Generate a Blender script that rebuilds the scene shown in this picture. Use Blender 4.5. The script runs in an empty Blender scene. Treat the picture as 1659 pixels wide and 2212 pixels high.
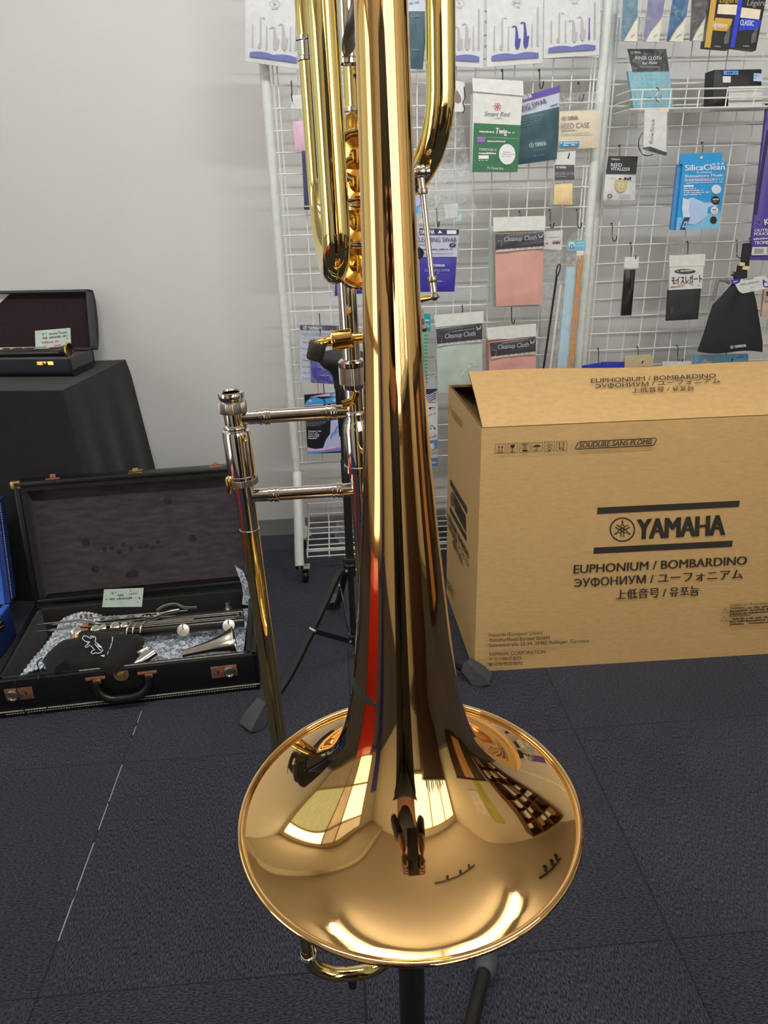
import bpy, bmesh, math, random
from mathutils import Vector, Matrix
random.seed(7)
PI = math.pi
V = Vector
C = bpy.context.scene.collection
sc = bpy.context.scene

# ------------------------------------------------------------------ camera, world, lamps, exposure
PITCH, ROLL, YAW, H, FPX = map(float, (23.6, 1.64, -3.7, 1.10, 1530.0))
CX, CY = 829.5, 1106.0
p_, r_, a_ = math.radians(PITCH), math.radians(ROLL), math.radians(YAW)
FW = V((math.sin(-a_) * math.cos(p_), math.cos(a_) * math.cos(p_), -math.sin(p_)))
R0 = V((math.cos(a_), math.sin(a_), 0))
U0 = R0.cross(FW)
RT = math.cos(r_) * R0 - math.sin(r_) * U0
UP = math.cos(r_) * U0 + math.sin(r_) * R0
CAM = V((0, 0, H))
cd = bpy.data.cameras.new('camera')
cam = bpy.data.objects.new('camera', cd)
C.objects.link(cam)
cam.matrix_world = Matrix(((RT.x, UP.x, -FW.x, CAM.x), (RT.y, UP.y, -FW.y, CAM.y), (RT.z, UP.z, -FW.z, CAM.z), (0, 0, 0, 1)))
cd.sensor_fit = 'VERTICAL'
cd.sensor_height = 36
cd.lens = 36 * FPX / 2212
cd.clip_start = 0.02
sc.camera = cam
sc.view_settings.view_transform = 'Standard'
sc.view_settings.look = 'None'
sc.view_settings.gamma = 1
sc.view_settings.use_curve_mapping = False
sc.view_settings.exposure = 0.22
w = bpy.data.worlds.new('room_world')
sc.world = w
w.use_nodes = True
w.node_tree.nodes['Background'].inputs[0].default_value = (0.75, 0.8, 0.9, 1)
w.node_tree.nodes['Background'].inputs[1].default_value = 0.3
TUBE = 118.0          # radiance of the ceiling lamps
WINDOW = 2.1         # radiance of the daylit shop window behind the camera
sc.cycles.max_bounces = 10
sc.cycles.glossy_bounces = 6
sc.cycles.transparent_max_bounces = 16

def ray(px, py): return FW + RT * ((px - CX) / FPX) - UP * ((py - CY) / FPX)
def A(px, py, Y):            # photo point -> place on the upright plane y = Y
    d = ray(px, py); return CAM + d * (Y / d.y)
def Zp(px, py, z):           # photo point -> place at height z
    d = ray(px, py); return CAM + d * ((z - H) / d.z)
def D(px, py, dep): return CAM + ray(px, py) * dep

# ------------------------------------------------------------------ materials
def lin(c):
    c = c / 255
    return c / 12.92 if c <= .04045 else ((c + .055) / 1.055) ** 2.4
def rgb(r, g, b, k=1.0): return tuple(min(.95, lin(x) * k) for x in (r, g, b))
OB = 1.14
def ob(r, g, b): return rgb(r, g, b, OB)      # paint colour of something seen as r,g,b under this room's light
MATS = {}
def M(name, col, rough=.5, metal=0., noise=.06, ns=60., bump=0., bs=200., coat=0., alpha=1., spec=.5, sheen=0., stretch=None, emit=0.):
    if name in MATS: return MATS[name]
    m = bpy.data.materials.new(name); m.use_nodes = True
    nt = m.node_tree; n = nt.nodes; L = nt.links
    b = n['Principled BSDF']
    b.inputs['Roughness'].default_value = rough
    b.inputs['Metallic'].default_value = metal
    b.inputs['Specular IOR Level'].default_value = spec
    b.inputs['Coat Weight'].default_value = coat
    b.inputs['Sheen Weight'].default_value = sheen
    b.inputs['Alpha'].default_value = alpha
    tc = n.new('ShaderNodeTexCoord'); src = tc.outputs['Object']
    if stretch:
        mp = n.new('ShaderNodeMapping'); mp.inputs['Scale'].default_value = stretch
        L.new(src, mp.inputs[0]); src = mp.outputs[0]
    nz = n.new('ShaderNodeTexNoise'); nz.inputs['Scale'].default_value = ns; nz.inputs['Detail'].default_value = 4
    L.new(src, nz.inputs['Vector'])
    cr = n.new('ShaderNodeValToRGB')
    cr.color_ramp.elements[0].position = .3; cr.color_ramp.elements[1].position = .7
    cr.color_ramp.elements[0].color = tuple(x * (1 - noise) for x in col) + (1,)
    cr.color_ramp.elements[1].color = tuple(min(1, x * (1 + noise)) for x in col) + (1,)
    L.new(nz.outputs['Fac'], cr.inputs[0]); L.new(cr.outputs[0], b.inputs['Base Color'])
    if bump:
        n2 = n.new('ShaderNodeTexNoise'); n2.inputs['Scale'].default_value = bs; n2.inputs['Detail'].default_value = 3
        L.new(src, n2.inputs['Vector'])
        bp = n.new('ShaderNodeBump'); bp.inputs['Strength'].default_value = bump; bp.inputs['Distance'].default_value = .002
        L.new(n2.outputs['Fac'], bp.inputs['Height']); L.new(bp.outputs[0], b.inputs['Normal'])
    if emit:
        b.inputs['Emission Color'].default_value = tuple(col) + (1,); b.inputs['Emission Strength'].default_value = emit
    MATS[name] = m
    return m
def clear_mat(name, op=.1, tint=(1, 1, 1), rough=.12, bump=.6, bs=55.):
    m = bpy.data.materials.new(name); m.use_nodes = True
    nt = m.node_tree; n = nt.nodes; L = nt.links
    b = n['Principled BSDF']; out = n['Material Output']
    b.inputs['Base Color'].default_value = (*tint, 1); b.inputs['Roughness'].default_value = rough
    tr = n.new('ShaderNodeBsdfTransparent'); tr.inputs[0].default_value = (.97, .98, .98, 1)
    mx = n.new('ShaderNodeMixShader')
    tc = n.new('ShaderNodeTexCoord')
    nz = n.new('ShaderNodeTexNoise'); nz.inputs['Scale'].default_value = bs; nz.inputs['Detail'].default_value = 3; nz.inputs['Distortion'].default_value = 1.5
    L.new(tc.outputs['Object'], nz.inputs['Vector'])
    mr = n.new('ShaderNodeMapRange'); mr.inputs[1].default_value = .45; mr.inputs[2].default_value = .75
    mr.inputs[3].default_value = op * .4; mr.inputs[4].default_value = op * 2.2
    L.new(nz.outputs['Fac'], mr.inputs[0]); L.new(mr.outputs[0], mx.inputs[0])
    bp = n.new('ShaderNodeBump'); bp.inputs['Strength'].default_value = bump; bp.inputs['Distance'].default_value = .004
    L.new(nz.outputs['Fac'], bp.inputs['Height']); L.new(bp.outputs[0], b.inputs['Normal'])
    L.new(tr.outputs[0], mx.inputs[1]); L.new(b.outputs[0], mx.inputs[2]); L.new(mx.outputs[0], out.inputs[0])
    MATS[name] = m
    return m
CLEAR = clear_mat('clear_film', .09)
CLEAR2 = clear_mat('clear_bag', .11, rough=.15)
BUBBLE = clear_mat('bubble_wrap_film', .95, (.70, .77, .87), .12, .3)
GOLD = M('lacquered_yellow_brass', (.86, .70, .30), .045, 1, .03, 25)
ROSE = M('lacquered_gold_brass', (.86, .56, .245), .04, 1, .03, 12)
RAWB = M('polished_brass_fitting', (.90, .62, .18), .1, 1, .05, 60)
NICK = M('polished_nickel_silver', (.74, .70, .66), .05, 1, .03, 40)
KNURL = M('knurled_nickel', (.50, .47, .42), .3, 1, .08, 200)
KEYS = M('silver_plated_keys', (.72, .70, .64), .22, 1, .1, 90)
WHITE = M('white_paper', ob(205, 206, 203), .6)
CARD = M('white_card', ob(212, 213, 210), .5)
BLACKP = M('black_print', ob(38, 36, 36), .5)
GREYP = M('grey_print', ob(150, 150, 150), .5)
LINEP = M('pale_grey_print', ob(125, 125, 130), .5)
BLACK = M('black_plastic', (.008, .008, .0095), .4, noise=.15)
RUBBER = M('grey_black_rubber', (.05, .053, .058), .7, noise=.2, ns=150, bump=.15)
STEEL = M('bright_wire_steel', (.42, .42, .42), .3, 1)
WIREW = M('white_coated_wire', (.82, .82, .78), .4)
FRAME = M('white_painted_tube', (.72, .76, .73), .4)
NAVY = M('navy_print', ob(36, 44, 82), .5)
BLUE = M('royal_blue_pouch', ob(52, 46, 150), .45)
INK = M('carton_black_ink', ob(44, 40, 32), .7)

# ------------------------------------------------------------------ mesh helpers
class MB:
    def __init__(s): s.bm = bmesh.new(); s.mats = []
    def mi(s, m):
        if m is None: return 0
        if m not in s.mats: s.mats.append(m)
        return s.mats.index(m)
    def face(s, vs, m=None):
        try: f = s.bm.faces.new(vs)
        except ValueError: return None
        f.material_index = s.mi(m); f.smooth = True
        return f
    def poly(s, pts, m=None): return s.face([s.bm.verts.new(p) for p in pts], m)
    def box(s, c, size, m=None, rot=None, bev=0.):
        c = V(c); x, y, z = (k / 2 for k in size)
        R = rot if rot is not None else Matrix.Identity(3)
        vs = [s.bm.verts.new(c + R @ V((sx * x, sy * y, sz * z))) for sx in (-1, 1) for sy in (-1, 1) for sz in (-1, 1)]
        fs = [s.face([vs[i] for i in q], m) for q in ((0, 1, 3, 2), (4, 6, 7, 5), (0, 4, 5, 1), (2, 3, 7, 6), (0, 2, 6, 4), (1, 5, 7, 3))]
        if bev:
            es = list({e for f in fs for e in f.edges})
            r = bmesh.ops.bevel(s.bm, geom=es, offset=bev, segments=2, affect='EDGES', profile=.5)
            for f in r['faces']: f.smooth = True; f.material_index = s.mi(m)
    def prism(s, pts, off, m=None, cap=True):         # outline swept along off
        off = V(off); a = [s.bm.verts.new(p) for p in pts]; b = [s.bm.verts.new(V(p) + off) for p in pts]
        n = len(pts)
        for i in range(n): s.face([a[i], a[(i + 1) % n], b[(i + 1) % n], b[i]], m)
        if cap: s.face(list(reversed(a)), m); s.face(b, m)
    def tube(s, pts, r, m=None, n=14, closed=False, cap=True, flat=None):
        pts = [V(p) for p in pts]; N = len(pts)
        rs = list(r) if isinstance(r, (list, tuple)) else [r] * N
        rings = []; prev = None
        for i, p in enumerate(pts):
            if closed: t = pts[(i + 1) % N] - pts[i - 1]
            else: t = pts[min(i + 1, N - 1)] - pts[max(i - 1, 0)]
            t = t.normalized() if t.length > 1e-9 else V((0, 0, 1))
            if prev is None:
                u = t.cross(V((0, 0, 1)))
                if u.length < .05: u = t.cross(V((0, 1, 0)))
                u.normalize()
            else:
                u = prev - t * prev.dot(t); u.normalize()
            prev = u; v = t.cross(u)
            ku, kv = flat if flat else (1, 1)
            rings.append([s.bm.verts.new(p + (u * math.cos(2 * PI * k / n) * ku + v * math.sin(2 * PI * k / n) * kv) * rs[i]) for k in range(n)])
        for i in range(N if closed else N - 1):
            a, b = rings[i], rings[(i + 1) % N]
            for k in range(n): s.face([a[k], a[(k + 1) % n], b[(k + 1) % n], b[k]], m)
        if cap and not closed:
            s.face(list(reversed(rings[0])), m); s.face(rings[-1], m)
    def lathe(s, prof, o=(0, 0, 0), ax=(0, 0, 1), n=32, m=None, knurl=0., closed=False):
        o = V(o); ax = V(ax).normalized()
        u = ax.cross(V((0, 1, 0)))
        if u.length < .05: u = ax.cross(V((1, 0, 0)))
        u.normalize(); v = ax.cross(u); rings = []
        for r, z in prof:
            if r < 1e-6: rings.append([s.bm.verts.new(o + ax * z)]); continue
            rings.append([s.bm.verts.new(o + ax * z + (u * math.cos(2 * PI * k / n) + v * math.sin(2 * PI * k / n)) * (r - (knurl if k % 2 else 0))) for k in range(n)])
        for i in range(len(rings) if closed else len(rings) - 1):
            a, b = rings[i], rings[(i + 1) % len(rings)]
            if len(a) == 1 and len(b) == 1: continue
            for k in range(n):
                k2 = (k + 1) % n
                if len(a) == 1: s.face([a[0], b[k2], b[k]], m)
                elif len(b) == 1: s.face([a[k], a[k2], b[0]], m)
                else: s.face([a[k], a[k2], b[k2], b[k]], m)
    def grid(s, f, nu, nv, m=None):
        g = [[s.bm.verts.new(f(i / nu, j / nv)) for j in range(nv + 1)] for i in range(nu + 1)]
        for i in range(nu):
            for j in range(nv): s.face([g[i][j], g[i][j + 1], g[i + 1][j + 1], g[i + 1][j]], m)
        return g
    def build(s, name, m=None, parent=None, ang=38, label=None, fixn=True):
        if fixn: bmesh.ops.recalc_face_normals(s.bm, faces=s.bm.faces)
        me = bpy.data.meshes.new(name); s.bm.to_mesh(me); s.bm.free()
        for k in (s.mats if s.mats else [m]): me.materials.append(k)
        me.set_sharp_from_angle(angle=math.radians(ang))
        o = bpy.data.objects.new(name, me); C.objects.link(o)
        if parent is not None:
            o.parent = parent; q = parent
            if q.type == 'EMPTY': o.matrix_parent_inverse = Matrix.Translation(-q.location)
        if label: o['label'] = label
        return o
def thing(name, label, cat, loc, group=None):
    o = bpy.data.objects.new(name, None); C.objects.link(o); o.location = V(loc); o.empty_display_size = .02
    return tag(o, label, cat, group)
def tag(o, label, cat, group=None):
    o['label'] = label; o['category'] = cat
    if group: o['group'] = group
    return o
def struct(o): o['kind'] = 'structure'; return o
def bez(pts, k=6):                                   # Catmull-Rom through the points
    pts = [V(p) for p in pts]; out = []
    for i in range(len(pts) - 1):
        p0 = pts[max(i - 1, 0)]; p1 = pts[i]; p2 = pts[i + 1]; p3 = pts[min(i + 2, len(pts) - 1)]
        for j in range(k):
            t = j / k
            out.append(.5 * ((2 * p1) + (p2 - p0) * t + (2 * p0 - 5 * p1 + 4 * p2 - p3) * t * t + (3 * p1 - p0 - 3 * p2 + p3) * t ** 3))
    out.append(pts[-1]); return out
def bow(a, b, down, k=18):                           # half circle from a to b bulging along down
    a, b = V(a), V(b); c = (a + b) / 2; r = (a - b).length / 2; u = (a - c).normalized(); d = V(down).normalized()
    return [c + u * math.cos(PI * i / k) * r + d * math.sin(PI * i / k) * r for i in range(k + 1)]
TXT = {}
def textmesh(s, shear=0., bold=0., sp=1.):
    key = (s, shear, bold, sp)
    if key in TXT: return TXT[key]
    if 'Э' in s or 'Ф' in s:                              # these two letters are put together from C, O and bars
        t = s.replace('Э', 'C').replace('Ф', 'O'); vs, fs, x0, x1, cap = textmesh(t, shear, 0, sp); vs = list(vs); fs = list(fs)
        H_ = textmesh('H', 0, 0, sp)[4]
        for i, ch in enumerate(s):
            if ch not in 'ЭФ': continue
            a = textmesh(t[:i], 0, 0, sp)[3] + .03 if i else x0 - .01
            q = textmesh(t[:i + 1], 0, 0, sp)[3]; m = (a + q) / 2; n = len(vs)
            ins = [k for k in range(n) if a - .02 <= vs[k][0] - shear * vs[k][1] <= q + .01]
            lo = min(vs[k][0] - shear * vs[k][1] for k in ins); hi = max(vs[k][0] - shear * vs[k][1] for k in ins); m = (lo + hi) / 2
            if ch == 'Э':
                for k in ins: x, y = vs[k]; vs[k] = (2 * m - (x - shear * y) + shear * y, y)
                r = (lo + (hi - lo) * .25, H_ * .44, hi - .03, H_ * .55)
            else: r = (m - .045, -H_ * .08, m + .045, H_ * 1.08)
            vs += [(x + shear * y, y) for x, y in ((r[0], r[1]), (r[2], r[1]), (r[2], r[3]), (r[0], r[3]))]; fs.append((n, n + 1, n + 2, n + 3))
        TXT[key] = (vs, fs, x0, x1, cap)
        return TXT[key]
    c = bpy.data.curves.new('lettering', 'FONT'); c.body = s; c.size = 1; c.shear = shear; c.offset = bold; c.resolution_u = 4; c.space_character = sp
    o = bpy.data.objects.new('lettering', c); C.objects.link(o)
    bpy.context.view_layer.update()
    me = bpy.data.meshes.new_from_object(o.evaluated_get(bpy.context.evaluated_depsgraph_get()))
    vs = [(v.co.x, v.co.y) for v in me.vertices]; fs = [tuple(p.vertices) for p in me.polygons]
    bpy.data.objects.remove(o); bpy.data.curves.remove(c); bpy.data.meshes.remove(me)
    x0 = min(v[0] for v in vs); x1 = max(v[0] for v in vs)
    cap = max(v[1] for v in vs)
    TXT[key] = (vs, fs, x0, x1, cap)
    return TXT[key]

class Sheet:
    """A flat printed surface: photo points are carried onto its own plane in the room."""
    def __init__(s, o, n, K=(1, 0, 0)):
        s.o = V(o); s.n = V(n).normalized(); s.K = K; s.pr = MB(); s.lift = .0006; s.any = False; s.bulge = None
    def q(s, x, y, lift=0.):
        px, py = x / s.K[0] + s.K[1], y / s.K[0] + s.K[2]
        d = ray(px, py); t = (s.o - CAM).dot(s.n) / d.dot(s.n)
        h = s.bulge(x, y) if s.bulge else 0.
        return CAM + d * t + s.n * (lift + h)
    def flat(s, pts, m):
        s.any = True; s.lift += .00006
        s.pr.poly([s.q(x, y, s.lift) for x, y in pts], m)
    def rect(s, x0, y0, x1, y1, m, sk=0.):            # sk: drop of y per unit x
        s.flat([(x0, y0), (x1, y0 + sk * (x1 - x0)), (x1, y1 + sk * (x1 - x0)), (x0, y1)], m)
    def disc(s, cx, cy, rx, ry, m, n=20): s.flat([(cx + rx * math.cos(2 * PI * k / n), cy + ry * math.sin(2 * PI * k / n)) for k in range(n)], m)
    def stroke(s, pts, wd, m, closed=False):
        s.any = True; s.lift += .00006
        N = len(pts); seg = range(N if closed else N - 1)
        ws = wd if isinstance(wd, (list, tuple)) else [wd] * N
        L = []
        for i in range(N):
            a = pts[i - 1] if (i or closed) else pts[0]; b = pts[(i + 1) % N] if (i < N - 1 or closed) else pts[-1]
            dx, dy = b[0] - a[0], b[1] - a[1]; l = math.hypot(dx, dy) or 1; k = ws[i] / 2 / l
            L.append((s.pr.bm.verts.new(s.q(pts[i][0] - dy * k, pts[i][1] + dx * k, s.lift)), s.pr.bm.verts.new(s.q(pts[i][0] + dy * k, pts[i][1] - dx * k, s.lift))))
        for i in seg:
            j = (i + 1) % N; s.pr.face([L[i][0], L[j][0], L[j][1], L[i][1]], m)
    def ring(s, cx, cy, rx, ry, wd, m, n=28): s.stroke([(cx + rx * math.cos(2 * PI * k / n), cy + ry * math.sin(2 * PI * k / n)) for k in range(n)], wd, m, True)
    def text(s, t, p0, p1, h, m, shear=0., bold=0., sp=1., up=None):
        """lettering with its baseline from p0 to p1 and capital height h (photo units)"""
        s.any = True; s.lift += .00006
        if bold:                                         # heavier letters: a few strikes side by side
            e = h * bold
            for i in range(5):
                k = i / 2 - 1
                s.text(t, (p0[0] + e * k, p0[1] + e * k * (p1[1] - p0[1]) / (p1[0] - p0[0] or 1)), (p1[0] + e * k, p1[1] + e * k * (p1[1] - p0[1]) / (p1[0] - p0[0] or 1)), h, m, shear, 0, sp, up)
            return
        vs, fs, x0, x1, cap = textmesh(t, shear, 0, sp)
        dx, dy = p1[0] - p0[0], p1[1] - p0[1]; l = math.hypot(dx, dy)
        ux, uy = dx / (x1 - x0), dy / (x1 - x0)
        if up: vx, vy = up[0] * h / cap, up[1] * h / cap
        else: vx, vy = dy / l * h / cap, -dx / l * h / cap
        vv = [s.pr.bm.verts.new(s.q(p0[0] + (x - x0) * ux + y * vx, p0[1] + (x - x0) * uy + y * vy, s.lift)) for x, y in vs]
        for f in fs: s.pr.face([vv[i] for i in f], m)
    def smallprint(s, p0, p1, h, m, seed=0):            # lettering too small to read in the photograph
        rn = random.Random(seed + int(p0[0] * 7 + p0[1])); dx, dy = p1[0] - p0[0], p1[1] - p0[1]; l = math.hypot(dx, dy); t = 0
        s.any = True; s.lift += .00003
        while t < l:
            wd = h * rn.uniform(.35, .8); a, b = t / l, min(1, (t + wd) / l); hh = h * rn.uniform(.6, 1)
            if rn.random() > .12:
                x0, y0, x1, y1 = p0[0] + dx * a, p0[1] + dy * a, p0[0] + dx * b, p0[1] + dy * b
                s.pr.poly([s.q(x0, y0, s.lift), s.q(x1, y1, s.lift), s.q(x1, y1 - hh, s.lift), s.q(x0, y0 - hh, s.lift)], m)
            t += wd + h * .22
    def slab(s, name, pts, m, parent, t=.004, bulge=0., lift=0., nn=10, label=None, wrinkle=0.):
        b = MB()
        if len(pts) == 4 and (bulge or wrinkle):
            (ax, ay), (bx, by), (cx, cy), (dx, dy) = pts
            rn = random.Random(int(ax + ay)); ph = [rn.uniform(0, 6) for _ in range(6)]
            def hh(u, v):
                e = (1 - (2 * u - 1) ** 4) * (1 - (2 * v - 1) ** 4)
                return e * (bulge + wrinkle * (math.sin(7 * u + 9 * v + ph[0]) + math.sin(17 * u - 5 * v + ph[1]) + .7 * math.sin(23 * v + 4 * u + ph[2]) + .6 * math.sin(31 * u + ph[3] + 3 * math.sin(5 * v))))
            def f(u, v, k=1):
                x = (ax * (1 - u) + bx * u) * (1 - v) + (dx * (1 - u) + cx * u) * v
                y = (ay * (1 - u) + by * u) * (1 - v) + (dy * (1 - u) + cy * u) * v
                return s.q(x, y, lift + (hh(u, v) if k else -t))
            b.grid(f, nn, nn, m)
            b.grid(lambda u, v: f(u, v, 0), 1, 1, m)
            rim = [(i / nn, 0) for i in range(nn)] + [(1, i / nn) for i in range(nn)] + [(1 - i / nn, 1) for i in range(nn)] + [(0, 1 - i / nn) for i in range(nn)]
            b.prism([f(u, v, 0) for u, v in rim], s.n * t, m, cap=False)
            bmesh.ops.remove_doubles(b.bm, verts=b.bm.verts, dist=1e-6)
        else:
            b.prism([s.q(x, y, lift - t) for x, y in pts], s.n * t, m)
        return b.build(name, m, parent, label=label)
    def done(s, parent, name='printed_design'):
        if s.any: return s.pr.build(name, None, parent, fixn=False)
def yawn(deg, tilt=0.):                               # normal of an upright sheet turned by deg (right edge away for > 0)
    a, t = math.radians(deg), math.radians(tilt)
    return V((-math.sin(-a) * -1 * math.cos(t), -math.cos(a) * math.cos(t), math.sin(t)))
FR = V((0, -1, 0))
def emblem(s, cx, cy, r, m, sk=0.):                   # circle with three crossed tuning forks
    s.ring(cx, cy, r, r * .96, r * .11, m)
    for k in range(3):
        a = -PI / 2 + k * 2 * PI / 3
        ux, uy = math.cos(a), math.sin(a); vx, vy = -uy, ux
        P = lambda d, e: (cx + (ux * d + vx * e) * r, cy + (uy * d + vy * e) * r)
        for e in (-.11, .11): s.stroke([P(-.62, e), P(.1, e), P(.28, e * 1.25), P(.45, e * .3)], r * .07, m)
        s.stroke([P(.42, 0), P(.62, 0)], r * .07, m)
        s.flat([P(.84, 0), P(.55, .1), P(.62, 0), P(.55, -.1)], m)
def yamaha(s, p0, p1, h, m, em=True):
    if em:
        dx, dy = p1[0] - p0[0], p1[1] - p0[1]; l = math.hypot(dx, dy); ux, uy = dx / l, dy / l
        s.ring(p0[0] + ux * h * .6, p0[1] + uy * h * .6 - h * .5, h * .52, h * .52, h * .13, m, 14)
        for k in range(3):
            a = PI / 2 + k * PI / 3; cx, cy = p0[0] + ux * h * .6, p0[1] + uy * h * .6 - h * .5
            s.stroke([(cx - math.cos(a) * h * .33, cy - math.sin(a) * h * .33), (cx + math.cos(a) * h * .33, cy + math.sin(a) * h * .33)], h * .1, m)
        p0 = (p0[0] + ux * h * 1.45, p0[1] + uy * h * 1.45)
    s.text('YAMAHA', p0, p1, h, m, bold=.03, shear=.05)

# ------------------------------------------------------------------ the room
WY, XL, XR, YF, CH = 2.362, -2.7, 2.75, -1.95, 2.55
def wall_mat():
    return M('white_wallpaper', rgb(222, 222, 220), .75, noise=.015, ns=3, bump=.25, bs=45)
def carpet_mat():
    m = bpy.data.materials.new('navy_carpet_tiles'); m.use_nodes = True
    nt = m.node_tree; n = nt.nodes; L = nt.links; b = n['Principled BSDF']
    b.inputs['Roughness'].default_value = .95; b.inputs['Specular IOR Level'].default_value = .15
    b.inputs['Sheen Weight'].default_value = .25; b.inputs['Sheen Tint'].default_value = (.6, .62, .75, 1)
    tc = n.new('ShaderNodeTexCoord')
    def mp(sc_, loc=(0, 0, 0)):
        q = n.new('ShaderNodeMapping'); q.inputs['Scale'].default_value = sc_; q.inputs['Location'].default_value = loc
        L.new(tc.outputs['Object'], q.inputs[0]); return q.outputs[0]
    def nz(v, s, d=3):
        q = n.new('ShaderNodeTexNoise'); q.inputs['Scale'].default_value = s; q.inputs['Detail'].default_value = d; L.new(v, q.inputs['Vector']); return q.outputs['Fac']
    def ma(op, a, c=None):
        q = n.new('ShaderNodeMath'); q.operation = op
        for i, k in enumerate((a, c)):
            if k is None: continue
            if isinstance(k, (int, float)): q.inputs[i].default_value = k
            else: L.new(k, q.inputs[i])
        return q.outputs[0]
    ck = n.new('ShaderNodeTexChecker'); ck.inputs['Scale'].default_value = 2.0; ck.inputs[1].default_value = (1, 1, 1, 1); ck.inputs[2].default_value = (0, 0, 0, 1)
    L.new(mp((1, 1, 0), (.005, -.235, .1)), ck.inputs['Vector'])
    mixn = n.new('ShaderNodeMix'); mixn.data_type = 'FLOAT'
    L.new(ck.outputs['Color'], mixn.inputs[0])
    L.new(nz(mp((1, .3, 1)), 520), mixn.inputs[2]); L.new(nz(mp((.3, 1, 1)), 520), mixn.inputs[3])
    pile = mixn.outputs[0]
    cr = n.new('ShaderNodeValToRGB'); e = cr.color_ramp.elements
    e[0].position = .36; e[0].color = (*rgb(15, 16, 21), 1); e[1].position = .7; e[1].color = (*rgb(72, 72, 86), 1)
    L.new(pile, cr.inputs[0])
    # broad wear and the darker tile
    mul = n.new('ShaderNodeMix'); mul.data_type = 'RGBA'; mul.blend_type = 'MULTIPLY'; mul.inputs[0].default_value = 1
    L.new(cr.outputs[0], mul.inputs[6])
    wear = ma('ADD', ma('MULTIPLY', nz(mp((1, 1, 1)), 5, 2), .5), .75)
    wear = ma('MULTIPLY', wear, ma('SUBTRACT', 1.0, ma('MULTIPLY', ck.outputs['Color'], .15)))
    cmb = n.new('ShaderNodeCombineColor')
    for i in range(3): L.new(wear, cmb.inputs[i])
    L.new(cmb.outputs[0], mul.inputs[7])
    # seams between the tiles: a dark joint, worn to the pale backing in places along the left one
    sp = n.new('ShaderNodeSeparateXYZ'); L.new(tc.outputs['Object'], sp.inputs[0])
    def seam(sock, off, wd):
        f = ma('FRACT', ma('MULTIPLY', ma('ADD', sock, off), 2.0))
        d = ma('ABSOLUTE', ma('SUBTRACT', f, .5))
        return ma('GREATER_THAN', d, .5 - wd)
    sx = seam(sp.outputs[0], 10.005, .0035); sy = seam(sp.outputs[1], 10.265, .0025)
    dark = n.new('ShaderNodeMix'); dark.data_type = 'RGBA'; dark.inputs[7].default_value = (.004, .004, .007, 1)
    L.new(ma('MULTIPLY', ma('MAXIMUM', sx, sy), .75), dark.inputs[0]); L.new(mul.outputs[2], dark.inputs[6])
    wn = ma('MULTIPLY', ma('GREATER_THAN', nz(mp((1, 1, 1)), 11, 2), .54), seam(sp.outputs[0], 10.0042, .0022))
    wn = ma('MULTIPLY', wn, ma('LESS_THAN', ma('ABSOLUTE', ma('ADD', sp.outputs[0], .505)), .1))
    pale = n.new('ShaderNodeMix'); pale.data_type = 'RGBA'; pale.inputs[7].default_value = (.42, .42, .43, 1)
    spk = n.new('ShaderNodeTexVoronoi'); spk.inputs['Scale'].default_value = 26; L.new(tc.outputs['Object'], spk.inputs['Vector'])
    lint = ma('LESS_THAN', spk.outputs['Distance'], .018)
    L.new(ma('MAXIMUM', ma('MULTIPLY', wn, .8), ma('MULTIPLY', lint, .5)), pale.inputs[0]); L.new(dark.outputs[2], pale.inputs[6])
    L.new(pale.outputs[2], b.inputs['Base Color'])
    bp = n.new('ShaderNodeBump'); bp.inputs['Strength'].default_value = .9; bp.inputs['Distance'].default_value = .003
    L.new(pile, bp.inputs['Height']); L.new(bp.outputs[0], b.inputs['Normal'])
    return m
WALLM = wall_mat()
def slab3(name, lo, hi, m):
    b = MB(); lo, hi = V(lo), V(hi); b.box((lo + hi) / 2, hi - lo, m); return struct(b.build(name, m))
slab3('floor', (XL - .1, YF - .1, -.05), (XR + .1, WY + .1, 0), carpet_mat())
slab3('wall_back', (XL - .1, WY, 0), (XR + .1, WY + .1, CH), WALLM)
slab3('wall_left', (XL - .1, YF, 0), (XL, WY, CH), M('warm_white_wall', rgb(214, 208, 192), .75, noise=.02, ns=4, bump=.2, bs=40))
slab3('wall_right', (XR, YF, 0), (XR + .1, WY, CH), M('warm_white_wall', (1, 1, 1)))
slab3('wall_front', (XL - .1, YF - .1, 0), (XR + .1, YF, CH), M('warm_white_wall', (1, 1, 1)))
slab3('ceiling', (XL - .1, YF - .1, CH), (XR + .1, WY + .1, CH + .1), M('ceiling_board', rgb(203, 195, 183), .8, noise=.03, ns=90))
BASEM = M('grey_vinyl_skirting', ob(128, 131, 132), .5)
slab3('baseboard_back', (XL, WY - .006, 0), (XR, WY, .062), BASEM)
slab3('baseboard_left', (XL, YF, 0), (XL + .006, WY, .062), BASEM)
slab3('baseboard_right', (XR - .006, YF, 0), (XR, WY, .062), BASEM)
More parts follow.
